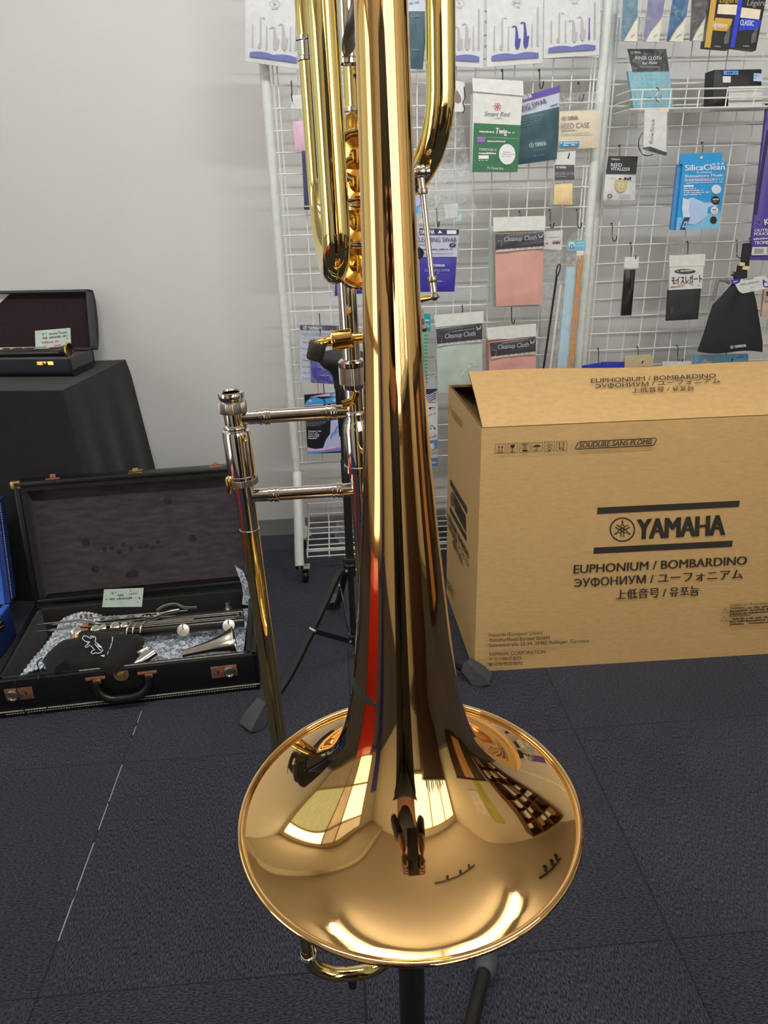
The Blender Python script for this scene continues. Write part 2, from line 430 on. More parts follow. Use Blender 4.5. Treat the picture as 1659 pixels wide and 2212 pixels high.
# glazed partition along the left wall, soffit above it, shop window behind the camera
WF_ = M('pale_wood_frame', rgb(196, 170, 128), .5)
bp_ = MB()
for y in (-1.0, .06, .55, 2.22): bp_.box((XL + .035, y, 1.2), (.05, .05, 2.2))
for z in (.12, .80, 1.90, 2.3): bp_.box((XL + .035, .61, z), (.05, 3.25, .05))
wf = struct(bp_.build('window_1', WF_))
for k, (y0, y1, z0, z1, c, e) in enumerate(((.58, 2.19, .83, 1.87, (.62, .72, .55), .45), (.58, 2.19, 1.93, 2.27, (.95, .95, .92), 3.2), (-.97, .03, .83, 1.87, (.95, .93, .9), 2.2), (.09, .52, .83, 2.27, (.75, .68, .55), .4), (-.97, .03, 1.93, 2.27, (.8, .8, .75), .5), (.58, 2.19, .15, .77, (.55, .5, .42), .12), (-.97, .03, .15, .77, (.95, .9, .82), 1.8), (.09, .52, .15, .77, (.5, .48, .42), .12))):
    b = MB(); b.box((XL + .03, (y0 + y1) / 2, (z0 + z1) / 2), (.008, y1 - y0, z1 - z0))
    b.build('window_pane', M('daylit_frosted_pane_%d' % k, c, .3, noise=.12, ns=6, emit=e), wf)
b = MB(); b.box((-2.2, (YF + WY) / 2, CH - .06), (.99, WY - YF, .12)); struct(b.build('trim_1', M('warm_white_wall', (1, 1, 1))))
bp_ = MB()
for x in (.10, .95, 1.80, 2.62): bp_.box((x, YF + .03, 1.5), (.05, .06, 1.56))
for z in (.74, 2.28): bp_.box((1.36, YF + .03, z), (2.57, .06, .05))
wf = struct(bp_.build('window_2', WF_))
for k in range(3):
    x0, x1 = .125 + .85 * k, .925 + .85 * k - (.03 if k == 2 else 0)
    b = MB(); b.box(((x0 + x1) / 2, YF + .02, 1.51), (x1 - x0, .008, 1.49)); b.build('window_pane', M('bright_shop_window', (1.0, .955, .90), .3, noise=.05, ns=2, emit=WINDOW), wf)

# ------------------------------------------------------------------ ceiling lamps
def ceiling_lamp(x, y, label, ln=1.02):
    t = thing('ceiling_light', label, 'ceiling light', (x, y, CH), 'fluorescent ceiling lights')
    b = MB(); b.box((x, y, CH - .02), (ln, .20, .04), None, None, .004); b.build('housing', M('white_enamel', rgb(225, 225, 220), .35), t)
    b = MB(); b.tube([(x - ln / 2 + .03, y, CH - .075), (x + ln / 2 - .03, y, CH - .075)], .0165, n=12)
    m = MATS.get('lit_tube')
    if not m:
        m = bpy.data.materials.new('lit_tube'); m.use_nodes = True; q = m.node_tree.nodes; q.remove(q['Principled BSDF'])
        e = q.new('ShaderNodeEmission'); e.inputs[0].default_value = (.985, .99, 1, 1); e.inputs[1].default_value = TUBE
        m.node_tree.links.new(e.outputs[0], q['Material Output'].inputs[0]); MATS['lit_tube'] = m
    b.build('fluorescent_tube', m, t)
    for s in (-1, 1):
        b = MB(); b.box((x + s * (ln / 2 - .02), y, CH - .06), (.03, .04, .06), None, None, .003); b.build('lamp_holder', M('white_enamel', (1, 1, 1)), t)
for x, y, l in ((-.288, .425, 'single tube ceiling light over the trombone, on the left of its pair'), (.735, .425, 'single tube ceiling light over the trombone, on the right of its pair')):
    ceiling_lamp(x, y, l)
def spot_rail(x0, y0, x1, y1, label):
    t = thing('spotlight_rail', label, 'light rail', ((x0 + x1) / 2, (y0 + y1) / 2, CH))
    b = MB(); b.tube([(x0, y0, CH - .015), (x1, y1, CH - .015)], .016, n=8); b.build('rail', BLACK, t)
    for k in (.25, .55, .8):
        p = V((x0 + (x1 - x0) * k, y0 + (y1 - y0) * k, CH - .03)); b = MB()
        b.lathe([(0, 0), (.008, 0), (.008, -.05), (.03, -.055), (.032, -.14), (.028, -.14), (0, -.13)], p, n=20); b.build('spotlight', BLACK, t)
spot_rail(.40, -.72, 1.5, -.55, 'black spotlight rail behind the photographer, on the middle of the ceiling')
spot_rail(1.6, .8, 1.9, 1.35, 'black spotlight rail over the rack, near the right wall')

# ------------------------------------------------------------------ trombone
BC = V((.0326, .3397, .7453)); BA = V((-.0114, .0316, 1)).normalized()
tb = thing('trombone', 'gold lacquered brass trombone with nickel slide, standing bell down on a black stand', 'trombone', BC)
prof = [(0, .1063), (.0021, .0993), (.0046, .0928), (.0085, .0842), (.0165, .0712), (.026, .0608), (.035, .0525), (.046, .0452), (.056, .0405), (.067, .0367), (.0855, .0325), (.1176, .0283), (.163, .0237), (.23, .0179), (.301, .0143), (.371, .0122), (.46, .0110), (.62, .0102)]
def pchip(tab, n):
    # monotone cubic in log radius, rings spaced closer near the rim
    xs = [a for a, _ in tab]; ys = [math.log(b) for _, b in tab]; N = len(xs)
    h = [xs[i + 1] - xs[i] for i in range(N - 1)]; dl = [(ys[i + 1] - ys[i]) / h[i] for i in range(N - 1)]
    d = [dl[0]] + [0] * (N - 2) + [dl[-1]]
    for i in range(1, N - 1):
        if dl[i - 1] * dl[i] > 0:
            w1 = 2 * h[i] + h[i - 1]; w2 = h[i] + 2 * h[i - 1]; d[i] = (w1 + w2) / (w1 / dl[i - 1] + w2 / dl[i])
    out = []
    for k in range(n + 1):
        x = xs[-1] * (k / n) ** 2.2
        i = max(j for j in range(N - 1) if xs[j] <= x + 1e-12); t = (x - xs[i]) / h[i]
        y = ys[i] * (2 * t ** 3 - 3 * t * t + 1) + h[i] * d[i] * (t ** 3 - 2 * t * t + t) + ys[i + 1] * (3 * t * t - 2 * t ** 3) + h[i] * d[i + 1] * (t ** 3 - t * t)
        out.append([x, y])
    for _ in range(30):                                # even out the curvature so reflections run smoothly
        q = [list(o) for o in out]
        for k in range(1, len(out) - 1):
            t = (q[k][0] - q[k - 1][0]) / (q[k + 1][0] - q[k - 1][0])
            out[k][1] = .5 * q[k][1] + .5 * (q[k - 1][1] * (1 - t) + q[k + 1][1] * t)
    return [(math.exp(y), x) for x, y in out]
bp2 = pchip(prof, 220)
b = MB()
b.lathe(bp2, BC, BA, 192)
b.lathe([(max(.004, r - .0009), s + .0003) for r, s in reversed(bp2)], BC, BA, 192)
bell = b.build('bell', ROSE, tb, 60)
b = MB()
rr = .1064; c_ = [(rr + .0022 * math.cos(2 * PI * k / 14), .0012 + .0018 * math.sin(2 * PI * k / 14)) for k in range(14)]
b.lathe(c_, BC, BA, 192, closed=True); b.build('bell_rim', ROSE, tb, 80)
top = BC + BA * .6
# tubes beside the bell
LF = V((.0052, .431, 1.062)); LB = V((-.0035, .545, 1.09))
def ferr(b, p, r, ln, ax=(0, 0, 1), m=None):
    b.lathe([(r, 0), (r + .0010, .0003), (r + .0010, .0025), (r + .0003, .003), (r + .0003, ln - .003), (r + .0010, ln - .0025), (r + .0010, ln - .0003), (r, ln)], p, ax, 28, m)
up = lambda p, z: V((p.x - (z - p.z) * .012, p.y + (z - p.z) * .03, z))
b = MB()
pf, pb = V((LF.x, LF.y, 1.085)), V((LB.x, LB.y, 1.118))
cc = bow(pf, pb, (0, 0, -1), 28)
cc = [V((p.x, p.y, p.z + (0 if p.z > 1.1 else 0))) for p in cc]
mid = [V((pf.x, pf.y, 1.085))]
pts = [up(pf, 1.33), up(pf, 1.25), up(pf, 1.15)] + [V((p.x, p.y, max(p.z, 1.0))) for p in
      [pf + (pb - pf) * (.5 - .5 * math.cos(PI * i / 28)) + V((0, 0, -.036 * math.sin(PI * i / 28))) for i in range(29)]] + [up(pb, 1.18), up(pb, 1.25), up(pb, 1.33)]
b.tube(pts, .0080, n=28)
b.build('tuning_slide', GOLD, tb)
b = MB(); ferr(b, up(pb, 1.186), .0082, .014); b.build('tuning_slide_ferrule', NICK, tb)
b = MB(); b.tube(bow(top, up(pf, 1.33), BA, 20), .0092, n=24); b.build('bell_crook', GOLD, tb)
RA = V((.0655, .437, 1.155)); RB = A(771, 200, .515)
pb2 = V((RB.x, RB.y, 1.155))
b = MB()
pts = [up(RA, 1.34), up(RA, 1.26), up(RA, 1.2)] + [RA + (pb2 - RA) * (.5 - .5 * math.cos(PI * i / 28)) + V((0, 0, -.047 * math.sin(PI * i / 28))) for i in range(29)] + [up(pb2, 1.2), up(pb2, 1.3)]
b.tube(pts, .0080, n=28); b.build('valve_crook', GOLD, tb)
b = MB(); q0 = A(768, 286, pb2.y + .002); ferr(b, V((pb2.x, pb2.y, q0.z)), .0082, A(768, 232, pb2.y).z - q0.z); b.build('crook_ferrule', NICK, tb)
# thumb lever and the tube it works on
b = MB(); s0 = A(752, 70, .49); b.tube([s0 + V((0, 0, .12)), s0 + V((0, 0, -.014))], .0055, n=20); ferr(b, s0 + V((0, 0, -.016)), .0056, .006); b.build('lever_tube', NICK, tb)
b = MB(); pl = bez([A(772, -20, .465), A(767, 20, .462), A(757, 60, .462), A(752, 90, .468), A(757, 112, .476)], 6)
b.tube(pl, [.0052] * (len(pl) - 2) + [.0045, .003], n=16, flat=(.35, 1)); b.build('thumb_paddle', M('grey_satin_lever', (.16, .16, .17), .35, .6), tb)
# rotary valve stack seen in the gap beside the bell
for k, (yy, z0) in enumerate(((340, 0), (395, 0), (480, 0), (570, 0))):
    c = A(772, yy, .478); b = MB()
    b.lathe([(0, -.016), (.0135, -.016), (.0150, -.0145), (.0150, .010), (.0128, .0115), (.0118, .0115), (.0105, .0095), (.004, .0085), (.0038, .014), (0, .0145)], c, (0, -1, 0), 36)
    vc = b.build('rotor_casing', RAWB, tb)
    b = MB(); b.tube([c + V((math.cos(t) * .0132, -.0125, math.sin(t) * .0132)) for t in [2 * PI * i / 30 for i in range(30)]], .0011, n=8, closed=True); b.build('casing_ring', NICK, vc)
b = MB(); c = A(768, 438, .478); b.tube([c + V((0, 0, .006)), c + V((0, 0, -.006))], .0072, n=20); b.box(c + V((-.004, -.009, 0)), (.006, .004, .008)); b.build('rotor_stop', NICK, tb)
b = MB(); c = A(775, 300, .49); b.box(c, (.018, .02, .028), None, None, .004); b.build('valve_knuckle', RAWB, tb)
# handslide
SX, SY = -.0705, .4905; RX = .0145
zz = lambda px, py: A(px, py, SY).z
sl = lambda z: V((SX - (z - .9) * .022, SY - (z - .9) * .004, z))
sr = lambda z: V((RX - (z - .9) * .022, SY - (z - .9) * .004, z))
AX = V((-.022, -.004, 1)).normalized()
z1 = zz(500, 848); zk0, zk1 = zz(500, 890), zz(500, 867)
b = MB(); b.lathe([(.0062, -.02), (.0062, -.001), (.0072, 0), (.0086, -.0006), (.0091, -.0024), (.0088, -.0044), (.0080, -.0055), (.0080, -.008)], sl(z1 + .001), AX, 40); b.build('mouthpiece_receiver', NICK, tb)
b = MB(); o = sl(zk0); b.lathe([(.0070, 0), (.0095, 0), (.0097, .001), (.0097, zk1 - zk0 - .001), (.0093, zk1 - zk0), (.0070, zk1 - zk0)], o, AX, 88, knurl=.0005); b.build('receiver_collar', KNURL, tb, 20)
zb0 = zz(520, 1022); zb1 = zz(508, 926); zr = zz(506, 918)
b = MB(); b.lathe([(.0071, zk0), (.0071, zr + .001), (.0080, zr), (.0084, zr - .0012), (.0080, zr - .0025), (.0076, zr - .0033), (.0094, zb1 - .001), (.0099, zb1 - .004), (.0099, zb0), (.0104, zb0 - .0006), (.0104, zb0 - .004)],
                  sl(0), AX, 40); b.build('slide_barrel', NICK, tb)
zl1, zl0 = zz(523, 1030), zz(523, 1044)
b = MB(); b.lathe([(.0075, zl0 - .9), (.0106, zl0 - .9), (.0109, zl0 - .8995), (.0109, zl1 - .9005), (.0106, zl1 - .9), (.0075, zl1 - .9)], sl(.9), AX, 96, knurl=.0004); b.build('slide_lock_ring', KNURL, tb, 20)
b = MB(); c = A(494, 1048, SY - .006); b.box(c, (.0034, .007, .0115), None, None, .0008); lk = b.build('slide_lock_catch', RAWB, tb)
b = MB(); c = A(504, 1052, SY - .004); b.lathe([(0, -.0024), (.0017, -.0017), (.0024, 0), (.0017, .0017), (0, .0024)], c, (0, 0, 1), 16); b.tube([A(498, 1052, SY - .003), A(515, 1052, SY)], .0012, n=8); b.build('catch_screw', NICK, lk)
zs = zz(538, 1142); zbot = .402
b = MB(); b.lathe([(.0072, zl0), (.0072, zs + .001), (.0077, zs + .0006), (.0077, zs - .0006), (.0070, zs - .001)], sl(0), AX, 36); b.build('outer_slide_sleeve', NICK, tb)
b = MB(); b.tube([sl(zs), sl(.7), sl(zbot)], .0071, n=28); b.build('outer_slide_tube', GOLD, tb)
b = MB(); b.tube([sr(zz(776, 1000)), sr(.7), sr(zbot)], .0071, n=28); b.build('outer_slide_tube', GOLD, tb)
bz = .3565
bp3 = [sl(zbot)] + bez([sl(zbot), sl(zbot - .012), sl(.374) + V((.004, 0, 0)), sl(.363) + V((.014, 0, 0)), sl(bz) + V((.03, 0, 0)), sr(bz) + V((-.03, 0, 0)), sr(.363) + V((-.014, 0, 0)), sr(.374) + V((-.004, 0, 0)), sr(zbot - .012), sr(zbot)], 6)
b = MB(); b.tube(bp3, .0073, n=28); b.build('slide_bow', GOLD, tb)
for s in (sl, sr):
    b = MB(); ferr(b, s(zbot - .014), .0073, .006); b.build('bow_ferrule', NICK, tb)
b = MB(); b.tube([V((-.016, SY, bz - .004)), V((-.016, SY, bz - .018))], [.0055, .0045], n=16); b.build('bumper_tip', BLACK, tb)
# cross braces of the handslide
for k, (la, ra) in enumerate((((522, 903), (776, 887)), ((556, 1070), (778, 1056)))):
    p0 = A(*la, SY); p1 = A(*ra, SY); p0.y = p1.y = SY; p0.x = sl(p0.z).x + .002; p1.x = sr(p1.z).x; dd = (p1 - p0).normalized(); ln = (p1 - p0).length
    b = MB(); b.tube([p0, p1], .0049, n=24); br = b.build('slide_brace', NICK, tb)
    for f in (.235, .80):
        c = p0 + dd * ln * f; b = MB(); b.lathe([(.0049, -.004), (.0056, -.0036), (.0056, -.0024), (.0051, -.002), (.0051, -.0004), (.0057, 0), (.0057, .0014), (.0052, .0018), (.0057, .0022), (.0057, .0034), (.0049, .0038)], c, dd, 28)
        b.build('brace_ferrule', NICK, br)
# right hand inner tube, lock nut and barrel
b = MB(); b.tube([sr(zz(770, 560)), sr(zz(778, 960))], .0063, n=28); b.build('inner_slide_tube', NICK, tb)
zn1, zn0 = zz(775, 788), zz(776, 826)
b = MB(); b.lathe([(.0063, zn0 - .004), (.0085, zn0 - .003), (.0092, zn0), (.0085, zn0 + .001)], sr(0), AX, 36); b.lathe([(.0092, zn1), (.0094, zn1 + .003), (.0080, zn1 + .0045), (.0063, zn1 + .005)], sr(0), AX, 36); b.build('lock_nut_cap', NICK, tb)
b = MB(); b.lathe([(.007, zn0), (.0096, zn0 + .0004), (.0096, zn1 - .0004), (.007, zn1)], sr(0), AX, 84, knurl=.0005); b.build('lock_nut', KNURL, tb, 20)
z9, z8 = zz(776, 1000), zz(776, 912)
b = MB(); b.lathe([(.0066, z8 + .01), (.0074, z8 + .009), (.0078, z8 + .007), (.0074, z8 + .005), (.0088, z8), (.0098, z8 - .004), (.0098, z9), (.0104, z9 - .0006), (.0104, z9 - .005), (.0072, z9 - .006), (.0072, z9 - .06)], sr(0), AX, 36); b.build('slide_barrel', NICK, tb)
b = MB(); w_ = [A(768, 846, SY - .008), A(764, 862, SY - .008), A(756, 869, SY - .008), A(740, 874, SY - .008)]
b.tube(bez(w_, 5), .0022, n=10, flat=(.6, 1.3)); b.build('water_key', RAWB, tb)
# hand rest on the left
HY = .43
p0, p1, p2, p3 = A(783, 729, HY), A(761, 730, HY), A(716, 737, HY), A(700, 740, HY)
b = MB(); b.tube([p0 + V((.03, 0, 0)), p0, p1], .0029, n=16); b.build('hand_rest_rod', RAWB, tb)
b = MB(); dd = (p2 - p1).normalized(); ln = (p2 - p1).length
b.lathe([(0, 0), (.0052, 0), (.0058, .0006), (.0058, ln - .002), (.0063, ln - .0018), (.0063, ln - .0006), (.0058, ln), (0, ln)], p1, dd, 28); b.build('hand_rest_barrel', RAWB, tb)
b = MB(); b.tube(bez([p2, A(706, 738, HY), A(694, 741, HY - .001), A(688, 743, HY - .001), A(685, 748, HY)], 6), .0030, n=16); b.build('hand_rest_elbow', RAWB, tb)
b = MB(); c = A(687, 739, HY); dn = V((-.0031, 0, -.0115)).normalized()
b.lathe([(0, -.001), (.0026, -.001), (.0026, 0), (.0048, 0), (.0052, .0006), (.0052, .0098), (.0046, .0108), (0, .0108)], c, dn, 32); b.build('rubber_tip', M('ribbed_black_rubber', (.03, .028, .028), .65, noise=.2, ns=300, bump=.3), tb)
# valve linkage on the right
LY = .43
j0, j1, e0, e1 = A(908, 372, LY), A(910, 384, LY), A(937, 632, LY), A(938, 641, LY)
b = MB(); b.tube([A(912, 405, LY), A(934, 610, LY)], .00165, n=14); b.build('linkage_rod', NICK, tb)
for q0, q1, nm in (((909, 384), (912, 408), 'linkage_end'), ((934, 606), (937, 630), 'linkage_end')):
    b = MB(); b.tube([A(*q0, LY), A(*q1, LY)], .0021, n=14); b.build(nm, NICK, tb)
for q in ((913, 413), (934, 603)):
    b = MB(); c = A(*q, LY); b.lathe([(.001, -.0016), (.0026, -.0016), (.0028, -.001), (.0028, .001), (.0026, .0016), (.001, .0016)], c, (-.09, 0, 1), 24); b.build('lock_collar', KNURL, tb)
b = MB(); b.tube([A(880, 371, LY), A(902, 371, LY)], .0021, n=14); dd = V((1, 0, .02)); b.lathe([(0, 0), (.0030, 0), (.0034, .0008), (.0034, .0022), (.0028, .0026), (.0034, .003), (.0034, .0046), (.0028, .0052), (.0022, .0054), (.0032, .006), (.0032, .0076), (0, .0078)], A(898, 371, LY), dd, 24); b.build('linkage_joint', NICK, tb)
b = MB(); c = e1; b.lathe([(0, -.0026), (.0018, -.0019), (.0026, 0), (.0018, .0019), (0, .0026)], c, (0, 0, 1), 20); b.tube([A(930, 645, LY), A(949, 640, LY)], .0009, n=8); b.build('linkage_joint', NICK, tb)
b = MB(); b.tube([A(880, 648, LY), A(912, 646, LY), A(932, 643, LY)], [.0022, .0019, .0013], n=14); b.build('rotor_arm', RAWB, tb)
b = MB(); b.tube([A(911, 668, LY + .02), A(912, 690, LY + .02)], .0012, n=8); c = A(914, 708, LY + .02); b.lathe([(0, -.003), (.0022, -.0022), (.003, 0), (.0022, .0022), (0, .003)], c, (0, 0, 1), 16); b.tube([A(912, 688, LY + .02), c], .0016, n=10); b.build('stop_screw', NICK, tb)
b = MB(); c = A(903, 547, LY + .01); b.lathe([(0, 0), (.003, 0), (.0034, .001), (.003, .002), (0, .002)], c, (0, -1, 0), 24); b.build('screw_cap', BLACK, tb)
b = MB(); q0 = BC + BA * .19; b.tube([q0 + V((-.004, .018, 0)), V((RX + .006, SY - .006, q0.z + .0))], .003, n=14); b.build('bell_brace', RAWB, tb)

# stand that carries the trombone
st = thing('trombone_stand', 'black tripod stand holding up the gold trombone by its bell', 'stand', (BC.x, BC.y, 0))
bx_, by_ = BC.x, BC.y
b = MB(); b.lathe([(.0095, .13), (.0095, .73), (.0085, .735), (.0085, .83), (0, .83)], (bx_, by_, 0), n=24); b.build('mast', M('black_powder_coat', (.007, .007, .008), .45, noise=.1), st)
b = MB(); b.lathe([(0, .90), (.012, .897), (.022, .88), (.030, .845), (.0305, .842), (.012, .838), (0, .838)], (bx_ - .002, by_ + .003, 0), n=32); b.build('bell_cone', M('black_foam', (.02, .02, .02), .9, noise=.2), st)
b = MB(); b.lathe([(.0095, .13), (.02, .13), (.021, .135), (.021, .20), (.014, .215), (.0095, .215)], (bx_, by_, 0), n=28); b.build('hub', BLACK, st)
for k in range(3):
    a = math.radians(67.7 + 120 * k); d = V((math.cos(a), math.sin(a), 0))
    p0 = V((bx_, by_, .165)) + d * .018; p1 = V((bx_, by_, .025)) + d * .405; b = MB()
    b.tube([p0, p1], .0105, n=18); lg = b.build('leg', M('black_powder_coat', (1, 1, 1)), st)
    b = MB(); e = (p1 - p0).normalized(); b.tube([p1 - e * .035, p1 - e * .03, p1, p1 + e * .008], [.0125, .0165, .0175, .012], n=20); b.build('rubber_foot', RUBBER, lg)

# ------------------------------------------------------------------ empty stand behind
POWDER = M('black_powder_coat', (1, 1, 1))
es = thing('instrument_stand', 'empty black tripod stand with a round cup, behind the trombone', 'stand', (.015, 1.54, 0))
EX = lambda z: V((.0145 + (z - .5) * .008, 1.54, z))
b = MB(); b.lathe([(0, .8055), (.012, .806), (.044, .8055), (.0525, .801), (.0535, .795), (.050, .788), (.040, .776), (.028, .768), (.022, .757), (.0195, .742), (.0195, .730), (.0165, .724), (0, .724)], (EX(.8).x, 1.54, 0), n=44); b.build('cup', M('black_foam', (1, 1, 1)), es)
b = MB(); b.lathe([(0, .73), (.0165, .73), (.0165, .672), (.0145, .668), (.0135, .62), (0, .62)], (EX(.7).x, 1.54, 0), n=28); b.build('clutch', BLACK, es)
b = MB(); b.tube([EX(.73), EX(.3)], .0098, n=20); b.lathe([(.0098, .50), (.0118, .502), (.0118, .56), (.0098, .565)], (EX(.53).x, 1.54, 0), n=24); b.build('mast', POWDER, es)
b = MB(); o = (EX(.29).x, 1.54, 0)
b.lathe([(.0098, .312), (.0165, .310), (.0175, .305), (.0165, .300), (.0150, .298), (.0175, .294), (.0165, .29), (.014, .288), (.014, .262), (.0098, .26)], o, n=28); b.build('hub', BLACK, es)
b = MB(); b.lathe([(.0075, .27), (.0075, .09), (.013, .088), (.013, .066), (.0075, .064), (0, .05)], o, n=20); b.build('lower_sleeve', BLACK, es)
for fx, fy in ((-.232, 1.318), (.325, 1.425), (-.044, 1.835)):
    c = EX(.28); d = V((fx - c.x, fy - 1.54, 0)); L_ = d.length; d.normalize(); sd = V((-d.y, d.x, 0))
    P = lambda k, z: V((c.x, 1.54, 0)) + d * (L_ * k) + V((0, 0, z))
    path = bez([P(.06, .285), P(.13, .275), P(.30, .205), P(.62, .085), P(.82, .035), P(.90, .028), P(.96, .02)], 5)
    b = MB(); prev = None
    for q in range(len(path)):
        t = (path[min(q + 1, len(path) - 1)] - path[max(q - 1, 0)]).normalized(); nn = t.cross(sd).normalized()
        rg = [b.bm.verts.new(path[q] + sd * (sx * .0072) + nn * (sn * .0045)) for sx, sn in ((-1, -1), (1, -1), (1, 1), (-1, 1))]
        if prev:
            for i in range(4): b.face([prev[i], prev[(i + 1) % 4], rg[(i + 1) % 4], rg[i]])
        else: b.face(rg)
        prev = rg
    b.face(prev); lg = b.build('leg', POWDER, es)
    b = MB(); p0, p1 = P(.40, .166), P(.05, .078)
    t = (p1 - p0).normalized(); nn = t.cross(sd).normalized()
    b.prism([p0 + nn * .006 + sd * .008, p1 + nn * .006 + sd * .008, p1 - nn * .006 + sd * .008, p0 - nn * .006 + sd * .008], sd * -.003); b.build('brace', POWDER, es)
    for q in (P(.06, .283), P(.40, .168), P(.06, .08)):
        b = MB(); b.lathe([(0, -.0105), (.002, -.010), (.0038, -.0092), (.004, -.0078), (.004, .0078), (.0038, .0092), (.002, .010), (0, .0105)], q, sd, 14); b.build('rivet', M('zinc_rivet', (.75, .78, .8), .3, .8), lg)
    b = MB(); pa, pb = P(.90, .040), P(1.0, .010); e = (pb - pa).normalized(); nn = e.cross(sd).normalized(); pr0 = None
    for q, hw, hh in ((pa - e * .012, .0135, .012), (pa - e * .010, .0155, .014), (pb - e * .012, .0215, .019), (pb + e * .012, .0225, .016), (pb + e * .014, .020, .013)):
        rg = [b.bm.verts.new(V((k.x, k.y, max(.0015, k.z)))) for k in (q + sd * (sx * hw) + nn * (sn * hh) for sx, sn in ((-1, -1), (1, -1), (1, 1), (-1, 1)))]
        if pr0:
            for i in range(4): b.face([pr0[i], pr0[(i + 1) % 4], rg[(i + 1) % 4], rg[i]])
        else: b.face(rg)
        pr0 = rg
    b.face(pr0); b.build('rubber_foot', RUBBER, lg)

# ------------------------------------------------------------------ carton
KB = (2.3073, 940, 760)
KRAFT = M('kraft_cardboard', ob(194, 158, 104), .75, noise=.07, ns=55, bump=.12, bs=30, stretch=(1, 1, 3))
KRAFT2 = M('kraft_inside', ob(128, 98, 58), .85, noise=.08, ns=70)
FL, FRc, BL = V((.3135, 1.4685, 0)), V((1.11, 1.460, 0)), V((.3055, 1.872, 0))
BR = FRc + (BL - FL); HB = .6435; hz = V((0, 0, HB))
cb = thing('cardboard_box', 'large brown cardboard box with EUPHONIUM printed on it, in front of the wire rack', 'box', (.71, 1.67, 0))
b = MB()
c1 = [FL, FRc, BR, BL]
inn = [p + ((sum(c1, V()) / 4) - p).normalized() * .008 for p in c1]
for i in range(4):
    p, q = c1[i], c1[(i + 1) % 4]; n_ = 10
    def wall(u, v, p=p, q=q, i=i):
        x = p + (q - p) * u; o = (q - p).cross(V((0, 0, 1))).normalized()
        return x + V((0, 0, HB * v)) + o * (.0022 * math.sin(PI * v) * math.sin(PI * u) * (1 if i in (0, 3) else 0))
    b.grid(wall, n_, n_, KRAFT)
b.poly(list(reversed(c1)), KRAFT)
bmesh.ops.remove_doubles(b.bm, verts=b.bm.verts, dist=1e-6)
b.build('carton', KRAFT, cb)
b = MB()
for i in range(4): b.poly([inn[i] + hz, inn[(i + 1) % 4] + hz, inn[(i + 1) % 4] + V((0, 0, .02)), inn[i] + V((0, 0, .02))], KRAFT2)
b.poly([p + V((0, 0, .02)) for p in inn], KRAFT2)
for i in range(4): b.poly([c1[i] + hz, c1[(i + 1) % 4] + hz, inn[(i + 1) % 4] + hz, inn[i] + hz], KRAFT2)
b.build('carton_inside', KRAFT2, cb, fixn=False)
fa, fb = A(1012, 803, 1.675), A(1659, 782, 1.67)
fdir = (fb - fa) / (fb.x - fa.x); fb = fa + fdir * (1.104 - fa.x)
t0, t1 = FL + hz + V((.002, 0, .002)), FRc + hz + V((-.004, 0, .002))
fn = (t1 - t0).cross(fa - t0).normalized()
if fn.z < 0: fn = -fn
b = MB()
def flap(u, v):
    x = (t0 * (1 - u) + t1 * u) * (1 - v) + (fa * (1 - u) + fb * u) * v
    return x + fn * (.004 * math.sin(PI * v) + .003 * math.sin(9 * u) * v)
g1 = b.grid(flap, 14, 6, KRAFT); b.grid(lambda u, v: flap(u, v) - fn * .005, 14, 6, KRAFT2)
rim = [(i / 14, 0) for i in range(14)] + [(1, i / 6) for i in range(6)] + [(1 - i / 14, 1) for i in range(14)] + [(0, 1 - i / 6) for i in range(6)]
b.prism([flap(u, v) - fn * .005 for u, v in rim], fn * .005, KRAFT2, cap=False); bmesh.ops.remove_doubles(b.bm, verts=b.bm.verts, dist=1e-6)
b.build('top_flap', KRAFT, cb)
b = MB(); q0, q1 = FL + hz, BL + hz; up_ = V((.12, 0, -.045))
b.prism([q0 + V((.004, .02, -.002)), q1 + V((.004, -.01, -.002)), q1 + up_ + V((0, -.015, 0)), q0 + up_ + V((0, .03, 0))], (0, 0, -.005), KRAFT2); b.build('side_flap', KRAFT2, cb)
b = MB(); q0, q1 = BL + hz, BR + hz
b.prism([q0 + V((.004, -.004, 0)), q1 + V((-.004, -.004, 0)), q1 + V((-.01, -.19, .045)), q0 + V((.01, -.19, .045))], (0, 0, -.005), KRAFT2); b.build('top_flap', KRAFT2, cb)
n1 = (FRc - FL).cross(V((0, 0, 1))).normalized()
s = Sheet(FL, n1, KB); s.bulge = lambda x, y: .0024
s.flat([(807, 774), (1516, 739), (1511, 770), (806, 806)], INK); s.flat([(790, 973), (1480, 938), (1476, 969), (787, 1004)], INK)
emblem(s, 931, 883, 60, INK)
s.text('YAMAHA', (1012, 931), (1437, 909), 100, INK, bold=.055, shear=.12, sp=.94)
s.text('EUPHONIUM / BOMBARDINO', (688, 1101), (1550, 1056), 42, INK, bold=.02, shear=.1)
s.text('ЭУФОНИУМ / ユーフォニアム', (692, 1167), (1527, 1124), 44, INK, bold=.016, shear=.06)
s.text('上低音号 / 유포늄', (897, 1226), (1313, 1205), 46, INK, bold=.016, shear=.1)
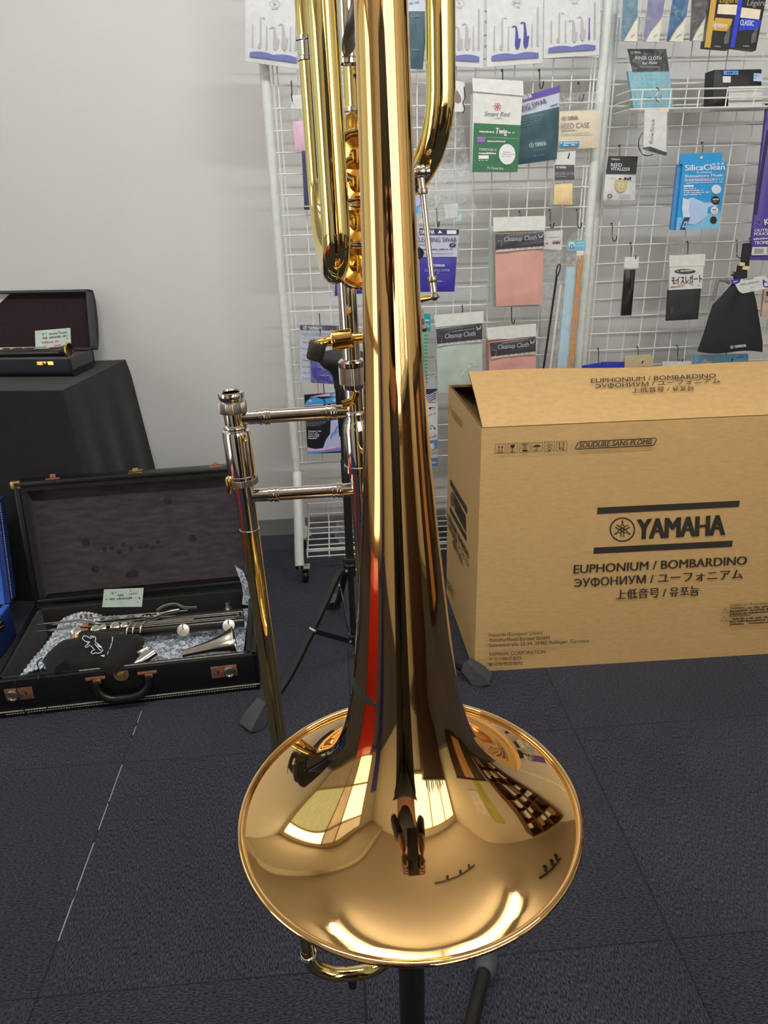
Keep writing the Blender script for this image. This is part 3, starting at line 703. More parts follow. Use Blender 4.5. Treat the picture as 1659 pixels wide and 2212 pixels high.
for k in range(6):
    x, y = 297 + 60.8 * k, 457 - 2.9 * k; sk = -.045
    P = lambda u, v: (x + u * 51 - v * 1.5, y + v * 47 + u * 51 * sk)
    s.stroke([P(0, 0), P(1, 0), P(1, 1), P(0, 1)], 2.6, INK, True)
    if k == 0:
        for u in (.35, .68): s.stroke([P(u, .2), P(u, .82)], 3, INK); s.flat([P(u - .1, .36), P(u, .14), P(u + .1, .36)], INK)
        s.stroke([P(.2, .9), P(.85, .9)], 3, INK)
    elif k == 1:
        s.flat([P(.3, .12), P(.72, .12), P(.7, .38), P(.6, .5), P(.42, .5), P(.32, .38)], INK); s.stroke([P(.51, .45), P(.51, .85)], 3, INK); s.stroke([P(.33, .88), P(.7, .88)], 3, INK)
    elif k == 2:
        s.stroke([P(.15, .13), P(.85, .13)], 3.5, INK); s.stroke([P(.3, .22), P(.7, .22), P(.7, .66), P(.3, .66)], 2.2, INK, True); s.text('3', P(.4, .58), P(.6, .58), 15, INK); s.rect(x + 13, y + 33, x + 38, y + 42, INK)
    elif k == 3:
        s.flat([P(.5 + .38 * math.cos(a), .5 + .26 * math.sin(a)) for a in [PI + PI * i / 10 for i in range(11)]], INK); s.stroke([P(.5, .45), P(.5, .82), P(.42, .9), P(.34, .84)], 2.4, INK)
        for u in (.35, .5, .65, .8): s.stroke([P(u, .1), P(u - .05, .2)], 1.8, INK)
    elif k == 4:
        for i in range(9):
            a = PI * 2 * i / 9 + .2; s.stroke([P(.5 + .1 * math.cos(a), .32 + .1 * math.sin(a)), P(.5 + .36 * math.cos(a), .32 + .26 * math.sin(a))], 1.8, INK)
        s.disc(*P(.5, .32), 3, 3, INK, 8); s.stroke([P(.18, .75), P(.5, .58), P(.82, .75)], 2.6, INK); s.rect(x + 20, y + 36, x + 30, y + 43, INK)
    else:
        s.text('13', P(.25, .46), P(.75, .46), 17, INK, bold=.01); s.text('kg', P(.25, .82), P(.75, .82), 17, INK, bold=.01)
s.stroke([(692, 476), (699, 479), (1078, 461), (1084, 456), (1096, 430), (1090, 425), (716, 443), (706, 448)], 4.5, INK, True)
s.text('SOUDURE SANS PLOMB', (711, 472), (1072, 454), 25, INK, shear=.3, bold=.028)
for i, (t_, x1, dy) in enumerate((('Importer(European Union)', 532, 12), ('Yamaha Music Europe GmbH', 566, 14), ('Siemensstraße 22-34, 25462 Rellingen, Germany', 764, 25))):
    s.text(t_, (265, 1411 + 26 * i), (x1, 1411 + 26 * i - dy), 18, INK)
s.text('YAMAHA CORPORATION', (264, 1507), (545, 1494), 18, INK); s.text('ヤマハ株式会社', (264, 1531), (428, 1523), 18, INK); s.text('雅马哈株式会社', (262, 1557), (432, 1548), 18, INK)
for ty in (1292, 1333):
    s.stroke([(1418 - (ty - 1292) * .15, ty), (1454 - (ty - 1292) * .15, ty - 2), (1438 - (ty - 1292) * .15, ty - 26)], 3, INK, True); s.stroke([(1436, ty - 16), (1436, ty - 9)], 3, INK)
s.text('California Proposition 65', (1464, 1260), (1690, 1246), 12, INK, shear=.3)
s.text('WARNING:', (1462, 1275), (1540, 1270), 11, INK, bold=.02); s.text('AVERTISSEMENT:', (1458, 1313), (1568, 1307), 11, INK, bold=.02)
s.smallprint((1546, 1270), (1760, 1256), 10, INK)
for y in (1288, 1301, 1327, 1340, 1353): s.smallprint((1458, y), (1750, y - 18), 10, INK)
s.done(cb, 'printed_front')
s = Sheet(t0 + fn * .0045, fn, KB); s.bulge = lambda x, y: .0012
s.text('EUPHONIUM / BOMBARDINO', (777, 158), (1398, 132), 21, INK, bold=.01); s.text('ЭУФОНИУМ / ユーフォニアム', (798, 185), (1420, 157), 21, INK, bold=.01); s.text('上低音号 / 유포늄', (980, 208), (1290, 194), 22, INK, bold=.01)
s.done(cb, 'printed_flap')
n2 = (FL - BL).cross(V((0, 0, 1))).normalized()
s = Sheet(FL, n2, KB); s.bulge = lambda x, y: .0024
s.flat([(80, 634), (163, 774), (163, 808), (80, 662)], INK); s.flat([(78, 770), (160, 914), (160, 945), (78, 797)], INK)
s.ring(92, 733, 8, 36, 3, INK); 
for dx, dy in ((0, 30), (6, 12), (6, -20)): s.stroke([(92 - dx, 733 - dy), (92 + dx, 733 + dy)], 2, INK)
s.text('YAMAHA', (103, 790), (157, 893), 78, INK, bold=.04, up=(0, -1)); s.text('EUPHONIUM / BOMBARDINO', (67, 832), (173, 1033), 32, INK, bold=.015, up=(0, -1))
s.text('ЭУФОНИУМ / ユーフォニアム', (70, 872), (172, 1077), 34, INK, bold=.012, up=(0, -1)); s.text('上低音号 / 유포늄', (91, 952), (141, 1060), 38, INK, bold=.012, up=(0, -1))
s.stroke([(91, 288), (140, 348), (139, 376), (90, 312)], 2, INK, True); s.text('SOUDURE SANS PLOMB', (93, 312), (137, 368), 16, INK, up=(0, -1))
s.stroke([(72, 258), (86, 276), (86, 308), (72, 286)], 1.6, INK, True)
for i in range(5): s.smallprint((60 + 2 * i, 1125 + 12 * i), (98, 1188 + 12 * i), 7, INK)
s.done(cb, 'printed_side')

# ------------------------------------------------------------------ cloth covered table at the left
TZ = .655
CLOTH = M('black_table_cloth', (.0055, .0053, .0075), .9, noise=.25, ns=30, bump=.2, bs=400, sheen=.12)
tbl = thing('display_table', 'low table under a black cloth, against the wall at the left', 'table', (-1.2, 2.15, 0))
tc0, tc1 = Zp(135, 845, TZ), Zp(275, 775, TZ); tc1.y = min(tc1.y, 2.352); vd = (tc1 - tc0); ud = V((-vd.y, vd.x, 0)).normalized()
tl0, tl1 = tc0 + ud * .95, tc1 + ud * .95
tl1.y = min(tl1.y, 2.352)
b = MB(); b.prism([tc0 + ud * .02 + vd.normalized() * .02, tc1 + ud * .02 - vd.normalized() * .02, tl1 - vd.normalized() * .03, tl0 + vd.normalized() * .02], (0, 0, -.025)); 
for o in list(b.bm.verts): o.co.z -= .004
b.build('table_top', M('dark_wood', (.06, .04, .03), .6), tbl)
for q in (tc0 + ud * .06 + vd * .12, tc1 + ud * .06 - vd * .12, tl0 - ud * .06 + vd * .12, tl1 - ud * .06 - vd * .12):
    b = MB(); b.tube([V((q.x, q.y, TZ - .03)), V((q.x, q.y, 0))], .018, n=10); b.build('leg', STEEL, tbl)
b = MB()
edge = [tl0 + (tc0 - tl0) * (i / 30) for i in range(30)] + [tc0 + (tc1 - tc0) * (i / 16) for i in range(17)]
n_ = len(edge); g = []
for i, p in enumerate(edge):
    row = []
    on_r = i >= 30
    o = (-ud if on_r else -vd.normalized())
    if abs(i - 30) < 3: k = (i - 27) / 6; o = (-vd.normalized() * (1 - k) - ud * k).normalized()
    for j in range(15):
        v = j / 14; fl = (.055 if on_r else .012) * v + (.01 if on_r else .006) * math.sin(i * (1.1 if on_r else .8)) * v
        if abs(i - 30) < 3: fl += .02 * v
        q = p + o * (fl + .006 * (1 - (1 - min(1, v * 10)) ** 2)); q.z = TZ + .002 - v * (TZ - .004) - .0
        q.y = min(q.y, 2.356)
        row.append(b.bm.verts.new(q))
    g.append(row)
for i in range(n_ - 1):
    for j in range(14): b.face([g[i][j], g[i + 1][j], g[i + 1][j + 1], g[i][j + 1]])
back = [b.bm.verts.new(V((tl1.x + (tc1.x - tl1.x) * 0, tl1.y, TZ + .002)))]
b.face([g[i][0] for i in range(n_)] + back)
b.build('table_cloth', CLOTH, tbl, 50)

# small clarinet case on the table
SHELL = M('charcoal_leatherette_case', (.05, .052, .062), .55, noise=.12, ns=200, bump=.3, bs=500)
SHELLD = M('dark_navy_leatherette', (.012, .013, .022), .5, noise=.12, ns=200)
MAROON = M('maroon_plush', (.018, .005, .011), .95, noise=.3, ns=80, sheen=.2)
sc2 = thing('clarinet_case', 'small open clarinet case lined in maroon, on the black cloth of the table', 'instrument case', (-.95, 2.17, TZ))
TB = TZ + .0025
cr0, cr1 = Zp(158, 815, TB), V((-.738, 2.235, TB))
rd = (cr1 - cr0).normalized(); ld = V((-rd.y, rd.x, 0)); Lg = .62; Dp = .145; hb = .052
cr0 = V((cr0.x, cr0.y, TB)); Pc = lambda x, y, z: cr0 + ld * x + rd * y + V((0, 0, z))   # x to the left, y to the back
def rrect(w_, h_, r, n=5, both=True):
    out = []
    for cx, cy, a0 in ((r, r, PI), (w_ - r, r, 1.5 * PI)) if both else ((r, r, PI), (w_ - r, r, 1.5 * PI)):
        out += [(cx + r * math.cos(a0 + PI / 2 * i / n), cy + r * math.sin(a0 + PI / 2 * i / n)) for i in range(n + 1)]
    return out + [(w_, h_), (0, h_)]
b = MB(); pr = rrect(Dp, hb, .018)
ip = [(.008, hb), (.008, .02), (Dp - .008, .02), (Dp - .008, hb)]
outl = pr[:-2] + [(Dp, hb), (Dp - .008, hb), (Dp - .008, .02), (.008, .02), (.008, hb), (0, hb)]
b.prism([Pc(0, y, z) for y, z in outl], ld * Lg, SHELLD)
for x in (0, Lg - .008): b.prism([Pc(x, y, z) for y, z in pr], ld * .008, SHELL)
b.build('case_base', None, sc2)
b = MB()
b.box(Pc(Lg / 2, Dp / 2, .021), (.001, .001, .001), MAROON)
b.prism([Pc(.008, y, z) for y, z in ((.009, hb - .003), (.009, .0205), (Dp - .009, .0205), (Dp - .009, hb - .003))][:4], ld * (Lg - .016), MAROON, cap=False)
b.poly([Pc(.0085, .009, .02), Pc(.0085, Dp - .009, .02), Pc(.0085, Dp - .009, hb - .003), Pc(.0085, .009, hb - .003)], MAROON)
b.build('base_lining', MAROON, sc2, fixn=False)
# lid: hinge at the back top edge, standing up
lh = V((0, 0, 1)) * .99 + rd * .22; lh.normalize(); ln_ = rd * .97 - V((0, 0, .22)); ln_.normalize()
Pl = lambda x, h, t: Pc(x, Dp + .002, hb) + lh * h + ln_ * t
LH = .178
b = MB(); pr2 = [(0, 0), (0, .03)] + [(LH * (.5 - .5 * math.cos(PI * k / 8)) * .94 + LH * .03, .03 + .016 * math.sin(PI * k / 8)) for k in range(1, 8)] + [(LH, .03), (LH, 0)]
outl = pr2 + [(LH - .007, 0), (LH - .007, .028), (.007, .028), (.007, 0)]
b.prism([Pl(0, h, t) for h, t in outl], ld * Lg, SHELL)
for x in (0, Lg - .008): b.prism([Pl(x, h, t) for h, t in pr2], ld * .008, SHELL)
b.build('lid', None, sc2)
b = MB(); b.poly([Pl(.008, .008, .0275), Pl(Lg - .008, .008, .0275), Pl(Lg - .008, LH - .008, .0275), Pl(.008, LH - .008, .0275)], MAROON)
b.poly([Pl(.0085, .007, 0), Pl(.0085, LH - .007, 0), Pl(.0085, LH - .007, .028), Pl(.0085, .007, .028)], MAROON); b.build('lid_lining', MAROON, sc2, fixn=False)
b = MB(); q = Pc(.075, -.001, hb - .010); b.box(q, (.05, .003, .010), RAWB, Matrix((ld, rd, V((0, 0, 1)))).transposed()); b.box(q - rd * .002, (.014, .004, .012), RAWB, Matrix((ld, rd, V((0, 0, 1)))).transposed(), .001); b.build('latch', M('tarnished_brass', (.35, .28, .18), .35, .9, .2), sc2)
WOODB = M('blackwood_grenadilla', (.012, .010, .010), .28, noise=.2, ns=60, coat=.2)
def keyset(b, P0, d, side, up2, ks, m=KEYS):
    for k, (t, r, o) in enumerate(ks):
        c = P0 + d * t + side * o + up2 * .0
        b.lathe([(0, .0022), (r * .7, .0022), (r, .0012), (r, 0), (0, 0)], c, up2, 18, m); b.tube([c, c - side * (o * .9) + up2 * .003], .0012, m, 6)
cl = thing('clarinet', 'black clarinet with silver keys lying in the maroon lined case', 'clarinet', Pc(.2, .07, .03))
b = MB(); p0, p1 = Pc(.042, .066, .060), Pc(Lg - .03, .05, .056); b.tube([p0, p0 + (p1 - p0) * .08, p0 + (p1 - p0) * .1, p1], [.0135, .0125, .0125, .012], n=20); b.build('body', WOODB, cl)
b = MB(); dd = (p0 - p1).normalized(); b.lathe([(.0118, -.045), (.0125, -.02), (.016, -.004), (.0225, .006), (.0245, .010), (.0225, .0105), (.017, .004), (.0, .0)], p0 + V((0, 0, .004)), dd, 32); be_ = b.build('bell', WOODB, cl)
b = MB(); q = p0 + dd * .0085 + V((0, 0, .004)); b.lathe([(.0215, -.001), (.0250, -.001), (.0254, .0008), (.0250, .0026), (.0218, .0028)], q, dd, 32, closed=True); b.build('bell_ring', RAWB, be_)
b = MB(); d2 = (p1 - p0).normalized(); u3 = V((0, 0, 1)); s3 = d2.cross(u3)
keyset(b, p0 + u3 * .012, d2, s3, u3, [(.05, .006, .008), (.09, .006, -.006), (.13, .007, .01), (.165, .008, .0), (.2, .008, .006), (.24, .007, -.005)])
b.tube([p0 + d2 * .06 + u3 * .016 + s3 * .004, p1 - d2 * .03 + u3 * .016 + s3 * .004], .0014, None, 8); b.tube([p0 + d2 * .1 + u3 * .014 + s3 * .010, p1 - d2 * .06 + u3 * .014 + s3 * .010], .0013, None, 8)
b.build('keywork', M('gilt_keys', (.75, .62, .42), .2, 1, .1), cl)
b = MB(); b.box(Pc(.115, .012, hb - .012), (.02, .012, .009), None, None, .003); kk = b.build('cork_block', M('orange_cork', (.55, .22, .08), .8, noise=.2, ns=300), sc2)
def price_card(pts, K, Y, label, lines, slope):
    s = Sheet(V((0, Y, 0)), yawn(0, .12), K)
    t = thing('price_card', label, 'price card', s.q(*pts[3])); s.slab('card', pts, M('pale_green_card', ob(208, 226, 216), .6), t, .0008)
    for x, y, r in lines[1]: s.disc(x, y, r, r, M('clover_green', ob(96, 170, 96), .6), 8)
    for (x0, y0, x1, y1, h, k) in lines[0]: s.smallprint((x0, y0), (x1, y1), h, M('red_pen', ob(205, 110, 120), .6) if k else M('grey_pen', ob(110, 112, 112), .6))
    s.done(t)
KC = (3.7705, 0, 580)
price_card([(284, 508), (572, 484), (580, 655), (290, 668)], KC, Pc(0, Dp - .045, 0).y, 'small pale price card standing in the maroon lined clarinet case', ([(400, 540, 545, 525, 14, 0), (350, 575, 550, 555, 18, 0), (340, 610, 480, 600, 18, 1), (445, 632, 500, 628, 14, 1)], [(352, 535, 9), (375, 528, 6), (480, 512, 7), (550, 570, 8), (320, 640, 6)]), 0)

# ------------------------------------------------------------------ bass clarinet case on the floor
c0, cR = V((-.838, 1.412, 0)), V((-.226, 1.457, 0)); cu = (cR - c0).normalized(); cv = V((-cu.y, cu.x, 0)); CW = (cR - c0).length; CD = .352; CHt = .104
Q = lambda x, y, z: c0 + cu * x + cv * y + V((0, 0, z))
ROT = Matrix((cu, cv, V((0, 0, 1)))).transposed()
LEA = M('black_leather', (.005, .005, .0055), .38, noise=.15, ns=150, bump=.2, bs=350)
PLUSH = M('black_plush', (.008, .0072, .008), .95, noise=.35, ns=30, sheen=.12)
PLUSH2 = M('worn_mauve_plush', (.044, .033, .040), .95, noise=.4, ns=22, sheen=.3, stretch=(1, 1, 3.5))
EDGE = M('worn_edge_braid', (.30, .27, .22), .7, noise=.4, ns=250)
RUSTB = M('rusty_copper_hardware', (.42, .20, .12), .45, .7, .3, 120)
BRS = M('worn_brass_hardware', (.50, .34, .14), .35, .8, .25, 100)
cs = thing('instrument_case', 'open black leather bass clarinet case with a handle and locks, on the carpet', 'instrument case', Q(CW / 2, CD / 2, 0))
b = MB(); th = .014
b.box(Q(CW / 2, th / 2, CHt / 2), (CW, th, CHt), None, ROT, .003); b.box(Q(CW / 2, CD - th / 2, CHt / 2), (CW, th, CHt), None, ROT, .003)
b.box(Q(th / 2, CD / 2, CHt / 2), (th, CD, CHt), None, ROT, .003); b.box(Q(CW - th / 2, CD / 2, CHt / 2), (th, CD, CHt), None, ROT, .003); b.box(Q(CW / 2, CD / 2, .006), (CW - .004, CD - .004, .011), None, ROT)
b.build('case_base', LEA, cs)
b = MB()
b.box(Q(CW / 2, CD / 2, .016), (CW - 2 * th, CD - 2 * th, .008), None, ROT)
b.box(Q(CW / 2, th + .006, .06), (CW - 2 * th, .012, .082), None, ROT, .003); b.box(Q(CW / 2, CD - th - .006, .06), (CW - 2 * th, .012, .082), None, ROT, .003)
b.box(Q(th + .006, CD / 2, .06), (.012, CD - 2 * th, .082), None, ROT, .003); b.box(Q(CW - th - .006, CD / 2, .06), (.012, CD - 2 * th, .082), None, ROT, .003)
b.build('base_lining', PLUSH, cs)
for nm, y0, x0, x1, z in (('piping', -.001, .0, CW, .018), ('piping', .010, .20, CW - .03, CHt + .001)):
    b = MB(); b.tube([Q(x0, y0, z), Q(x1, y0, z)], .0018, n=8); b.build(nm, EDGE, cs)
b = MB()
for i in range(95):
    x = .02 + i * .0062
    if .0 < x < CW: b.box(Q(x, -.0012, .0115), (.0038, .0012, .0012), None, ROT)
o = b.build('stitching', M('pale_thread', (.55, .5, .42), .8), cs); o['kind'] = 'stuff'
# lid
lang = math.radians(80); lh2 = cv * math.cos(lang) + V((0, 0, math.sin(lang))); ln2 = cv * math.sin(lang) - V((0, 0, math.cos(lang)))
PL = lambda x, h, t: Q(x, CD + .001, CHt + .001) + lh2 * h + ln2 * t      # t grows to the back
R2 = Matrix((cu, lh2, -ln2)).transposed()
LLd, Ld = .345, .058
b = MB()
b.box(PL(CW / 2, LLd / 2, Ld - .005), (CW, LLd, .010), None, R2, .003); b.box(PL(CW / 2, LLd - .007, Ld / 2), (CW, .014, Ld), None, R2, .003); b.box(PL(CW / 2, .007, Ld / 2), (CW, .014, Ld), None, R2, .003)
b.box(PL(.007, LLd / 2, Ld / 2), (.014, LLd, Ld), None, R2, .003); b.box(PL(CW - .007, LLd / 2, Ld / 2), (.014, LLd, Ld), None, R2, .003)
b.build('lid', LEA, cs)
b = MB()
b.box(PL(CW / 2, LLd / 2, Ld - .014), (CW - .03, LLd - .03, .008), PLUSH2, R2)
b.box(PL(CW / 2, LLd - .020, Ld / 2), (CW - .028, .012, Ld - .006), PLUSH, R2); b.box(PL(.022, LLd / 2, Ld / 2), (.016, LLd - .028, Ld - .006), PLUSH, R2, .003); b.box(PL(CW - .02, LLd / 2, Ld / 2), (.012, LLd - .028, Ld - .006), PLUSH, R2, .003)
b.build('lid_lining', None, cs)
b = MB()                                             # dents pressed into the plush by the instrument's keys
rn = random.Random(3)
for i in range(9):
    x = .20 + i * .018 + rn.uniform(-.004, .004); h = .13 + rn.uniform(-.012, .012)
    b.lathe([(0, .0012), (.006, .0004), (.0075, 0)], PL(x, h, Ld - .0178), -ln2, 12)
for x, h in ((.15, .155), (.385, .255), (.44, .14), (.165, .075), (.255, .05), (.27, .052)): b.lathe([(0, .0012), (.010, .0004), (.013, 0)], PL(x, h, Ld - .0178), -ln2, 12)
b.build('plush_dents', M('pressed_plush', (.022, .017, .020), .95, noise=.4, ns=60), cs)
for x, m in ((.10, RUSTB), (.315, BRS), (.53, RUSTB)):
    b = MB(); q = PL(x, LLd + .001, .012)
    b.box(q, (.036, .003, .010), None, R2, .001); b.box(q + lh2 * .006 + ln2 * .004, (.014, .012, .006), None, R2, .001)
    if m is BRS: b.lathe([(.008, 0), (.018, .001), (.019, .003), (.010, .004), (0, .004)], q + lh2 * .002 + ln2 * .008, lh2 * 1, 24)
    b.build('lid_catch', m, cs)
b = MB()
for x in (.006, CW - .006): b.box(PL(x, LLd - .008, .008), (.026, .022, .016), None, R2, .003)
b.build('corner_cap', BRS, cs)
for x in (.060, .533):
    b = MB(); fl_ = -1 if x < .3 else 1
    b.box(Q(x, -.0012, .066), (.062, .0025, .033), None, ROT, .001); lp = b.build('lock_plate', RUSTB, cs)
    b = MB(); b.lathe([(.007, .0), (.0135, .001), (.0150, .005), (.0135, .009), (.0095, .0095), (.0085, .006), (0, .0055)], Q(x + fl_ * .013, -.0022, .066), -cv, 28); b.build('lock_dial', M('worn_nickel', (.55, .53, .45), .3, 1, .2, 150), lp)
    b = MB(); q = Q(x - fl_ * .015, -.0026, .068); b.lathe([(0, .0004), (.0022, .0003), (.0022, 0)], q, -cv, 12); b.box(q - V((0, 0, .004)), (.002, .0006, .007), None, ROT); b.build('keyhole', BLACK, lp)
b = MB(); b.prism([Q(.295 + .0175 * math.cos(a), -.0005, .0915 + .020 * math.sin(a)) for a in [PI + PI * i / 12 for i in range(13)]] + [Q(.3125, -.0005, .0985), Q(.2775, -.0005, .0985)], -cv * .0025); b.box(Q(.295, -.004, .088), (.015, .006, .018), None, ROT, .001); b.build('middle_clasp', BRS, cs)
for x in (.236, .355):
    b = MB(); b.box(Q(x, -.003, .0875), (.046, .006, .008), None, ROT, .002); b.box(Q(x + .003, -.006, .080), (.018, .006, .010), None, ROT, .001)
    for s_ in (-.016, .016): b.lathe([(.003, 0), (.0025, .0015), (0, .002)], Q(x + s_, -.006, .0875), -cv, 10)
    b.build('handle_bracket', RUSTB, cs)
b = MB(); hp = bez([Q(.238, -.011, .082), Q(.239, -.013, .062), Q(.250, -.016, .042), Q(.270, -.018, .033), Q(.299, -.018, .032), Q(.326, -.018, .035), Q(.346, -.016, .046), Q(.356, -.013, .065), Q(.356, -.011, .083)], 6)
N = len(hp); b.tube(hp, [.0062 + .0042 * math.sin(PI * i / (N - 1)) ** .6 for i in range(N)], n=18, flat=(1, .8)); b.build('handle', LEA, cs)

def kz(K, x, y, z): return Zp(x / K[0] + K[1], y / K[0] + K[2], z)
K11, K12, K13 = (4.879, 280, 1230), (4.608, 0, 1230), (2.676, 0, 980)
# bubble wrap laid in the case
def bubble(name, corners, zf, label, nu, nv, parent=None):
    b = MB(); a, c, d, e = [V((p.x, p.y, 0)) for p in corners]
    W_, H_ = (c - a).length, (e - a).length; pitch = .0105
    def f(u, v):
        p = (a * (1 - u) + c * u) * (1 - v) + (e * (1 - u) + d * u) * v
        x, y = u * W_ / pitch, v * H_ / (pitch * .866); r = round(y); xx = x - (.5 if r % 2 else 0)
        q = max(0, 1 - ((xx - round(xx)) ** 2 + ((y - r) * .866) ** 2) / .2)
        return V((p.x, p.y, zf(u, v) + .0042 * math.sqrt(q)))
    b.grid(f, nu, nv); o = b.build(name, BUBBLE, None, 60)
    return tag(o, label, 'bubble wrap')
bubble('bubble_wrap', [Q(.122, .045, 0), Q(.575, .030, 0), Q(.585, .29, 0), Q(.14, .31, 0)], lambda u, v: .066 + .014 * math.exp(-((u - .1) / .18) ** 2) + .004 * math.sin(9 * u + 5 * v) - .02 * max(0, v - .6), 'sheet of clear bubble wrap under the clarinet joints in the black leather case', 230, 140)
bubble('bubble_wrap', [Q(.048, .036, 0), Q(.17, .030, 0), Q(.20, .29, 0), Q(.085, .30, 0)], lambda u, v: .078 + .026 * math.sin(PI * min(1, u * 1.0)) * (1 - .3 * v) + .003 * math.sin(8 * v), 'bunched end of bubble wrap in the left corner of the leather case', 76, 160)
b = MB()
def fw(u, v):
    x, y = u * 5, v * 14 / .866; r = round(y); xx = x - (.5 if r % 2 else 0); q = max(0, 1 - ((xx - round(xx)) ** 2 + ((y - r) * .866) ** 2) / .2)
    return Q(.566 + .022 * u, .30 - .012 * u, .075 + .125 * v * (1 - .12 * u)) - cv * (.004 * math.sqrt(q) + .01 * math.sin(PI * v)) + cu * (.008 * math.sin(4 * v))
b.grid(fw, 40, 110); tag(b.build('bubble_wrap', BUBBLE, None, 60), 'strip of bubble wrap standing up at the right end of the leather case', 'bubble wrap')

def joint(name, label, x0, x1, y, z, r, cork):
    t = thing(name, label, 'clarinet joint', Q((x0 + x1) / 2, y, z - r))
    b = MB(); p0, p1 = Q(x0, y, z), Q(x1, y - .004, z); d = (p1 - p0).normalized()
    b.tube([p0, p0 + d * .02, p1 - d * .02, p1], [r * .96, r, r, r * .97], n=28); b.build('body', WOODB, t)
    b = MB(); b.tube([p0 - d * .016, p0], r * .82, n=24); b.build('tenon_cork', M('orange_tenon_cork', (.62, .26, .08), .8, noise=.2, ns=250), t)
    return t, p0, d
upv = V((0, 0, 1))
t1, p0, d = joint('bass_clarinet_joint', 'upper black clarinet joint in the leather case, beneath the price card', .175, .575, .222, .094, .0135, 1)
b = MB(); b.tube([Q(.145, .232, .116), Q(.43, .225, .114)], .0016, n=8); b.tube([Q(.25, .21, .109), Q(.40, .212, .109)], .0014, n=8)
for x, y, r in ((.215, .228, .011), (.262, .228, .011), (.302, .228, .011), (.345, .225, .010)): b.lathe([(0, .003), (r * .6, .003), (r, .0015), (r, 0), (0, 0)], Q(x, y, .112), upv, 20)
b.build('keywork', KEYS, t1)
b = MB(); b.tube(bez([Q(.325, .205, .112), Q(.345, .203, .113), Q(.375, .208, .122), Q(.41, .216, .122)], 5), .0055, n=10, flat=(.35, 1)); b.build('key_lever', KEYS, t1)
b = MB(); b.tube(bez([Q(.35, .232, .118), Q(.37, .236, .128), Q(.40, .236, .130), Q(.425, .228, .121), Q(.455, .226, .119)], 5), .005, n=10, flat=(.35, 1)); b.build('key_lever', KEYS, t1)
b = MB(); q = Q(.535, .225, .107); b.lathe([(0, .019), (.006, .019), (.0065, .017), (.0035, .015), (.0035, .010), (.005, .009), (.005, .001), (.010, .001), (.010, 0), (0, 0)], q, upv, 20); b.build('thumb_post', KEYS, t1)
for x in (.155, .168, .18):
    b = MB(); b.lathe([(0, .014), (.0035, .013), (.0035, 0)], Q(x, .235, .112), upv, 10); b.build('key_post', KEYS if x > .16 else RUSTB, t1)
t2, p0, d = joint('bass_clarinet_joint', 'lower black clarinet joint with long silver rods, behind the black pouch', .165, .578, .150, .100, .0155, 1)
b = MB()
for dy, dz, x0, x1 in ((.012, .018, .30, .565), (.004, .020, .29, .45), (-.003, .0195, .28, .57), (-.009, .018, .285, .56)): b.tube([Q(x0, .150 + dy, .100 + dz), Q(x1, .146 + dy, .100 + dz)], .0013, n=8)
for x in (.45, .565, .575): b.lathe([(0, .024), (.0025, .023), (.002, 0)], Q(x, .15, .10), upv, 8)
b.build('key_rods', KEYS, t2)
for x in (.425, .54):
    b = MB(); ax = (-cv * .75 + upv * .66).normalized(); c = Q(x, .133, .099)
    b.lathe([(0, .0035), (.004, .0035), (.0155, .0028), (.0165, .0012), (.0165, 0), (0, 0)], c + ax * .004, ax, 32); b.box(c + ax * .008 + upv * .010 + cv * .003, (.003, .016, .003), None, ROT); b.build('round_key', KEYS, t2)
b = MB(); b.tube(bez([Q(.05, .205, .116), Q(.10, .203, .117), Q(.16, .201, .120), Q(.185, .192, .118), Q(.21, .178, .116), Q(.30, .168, .116)], 6), [.0022] * 3 + [.0042] * 28, n=10, flat=(.4, 1)); b.build('long_lever', KEYS, t2)
b = MB(); b.tube(bez([Q(.055, .178, .112), Q(.12, .176, .114), Q(.20, .168, .116), Q(.25, .163, .116)], 6), [.0018] * 4 + [.0034] * 15, n=10, flat=(.4, 1)); b.build('long_lever', KEYS, t2)
for i, (x, y) in enumerate(((.158, .155), (.205, .155), (.222, .160), (.252, .160), (.275, .160))):
    b = MB(); ax = (-cv * .5 + upv * .8).normalized(); r = (.012, .0115, .009, .012, .009)[i]; b.lathe([(0, .0025), (r * .6, .0025), (r, .001), (r, 0), (0, 0)], Q(x, y, .116), ax, 20); b.tube([Q(x, y - .004, .117), Q(x + .001, y - .018, .105)], .0016, n=8); b.build('touch_key', KEYS, t2)
for i, x in enumerate((.288, .303, .322)):
    b = MB(); b.tube([Q(x + .010, .162, .121), Q(x + .005, .150, .122), Q(x, .136, .118), Q(x - .003, .126, .109)], [.004, .0062, .006, .003], n=12, flat=(.5, 1)); b.build('roller_key', KEYS, t2)
b = MB(); b.tube([Q(.135, .13, .107), Q(.20, .129, .111), Q(.28, .128, .112)], .0022, n=8); b.build('key_rods', KEYS, t2)
t2.location += V((0, .013, .003))
# silver bell and neck
SILV = M('dull_silver_plate', (.60, .58, .54), .2, 1, .08, 40)
bl = thing('bass_clarinet_bell', 'silver bell of the bass clarinet lying at the right end of the case', 'clarinet bell', Q(.53, .075, .07))
b = MB(); p = Q(.43, .066, .082); ax = (cu * .98 + cv * .1 + upv * .10).normalized()
pf_ = [(.0115, 0), (.0125, .02), (.016, .05), (.0225, .085), (.031, .112), (.038, .128)]
b.lathe(pf_ + [(.039, .1295), (.037, .1285)] + [(r - .001, z) for r, z in reversed(pf_)], p, ax, 48); b.build('bell_body', SILV, bl, 60)
b = MB(); q = p + ax * .1285; pts = []
b.lathe([(.0372, 0), (.0395, -.001), (.0402, .0008), (.039, .002)], q, ax, 48, closed=True); b.build('bell_rim', KEYS, bl)
nk = thing('bass_clarinet_neck', 'short silver neck tube of the bass clarinet beside the black pouch', 'clarinet neck', Q(.34, .05, .08))
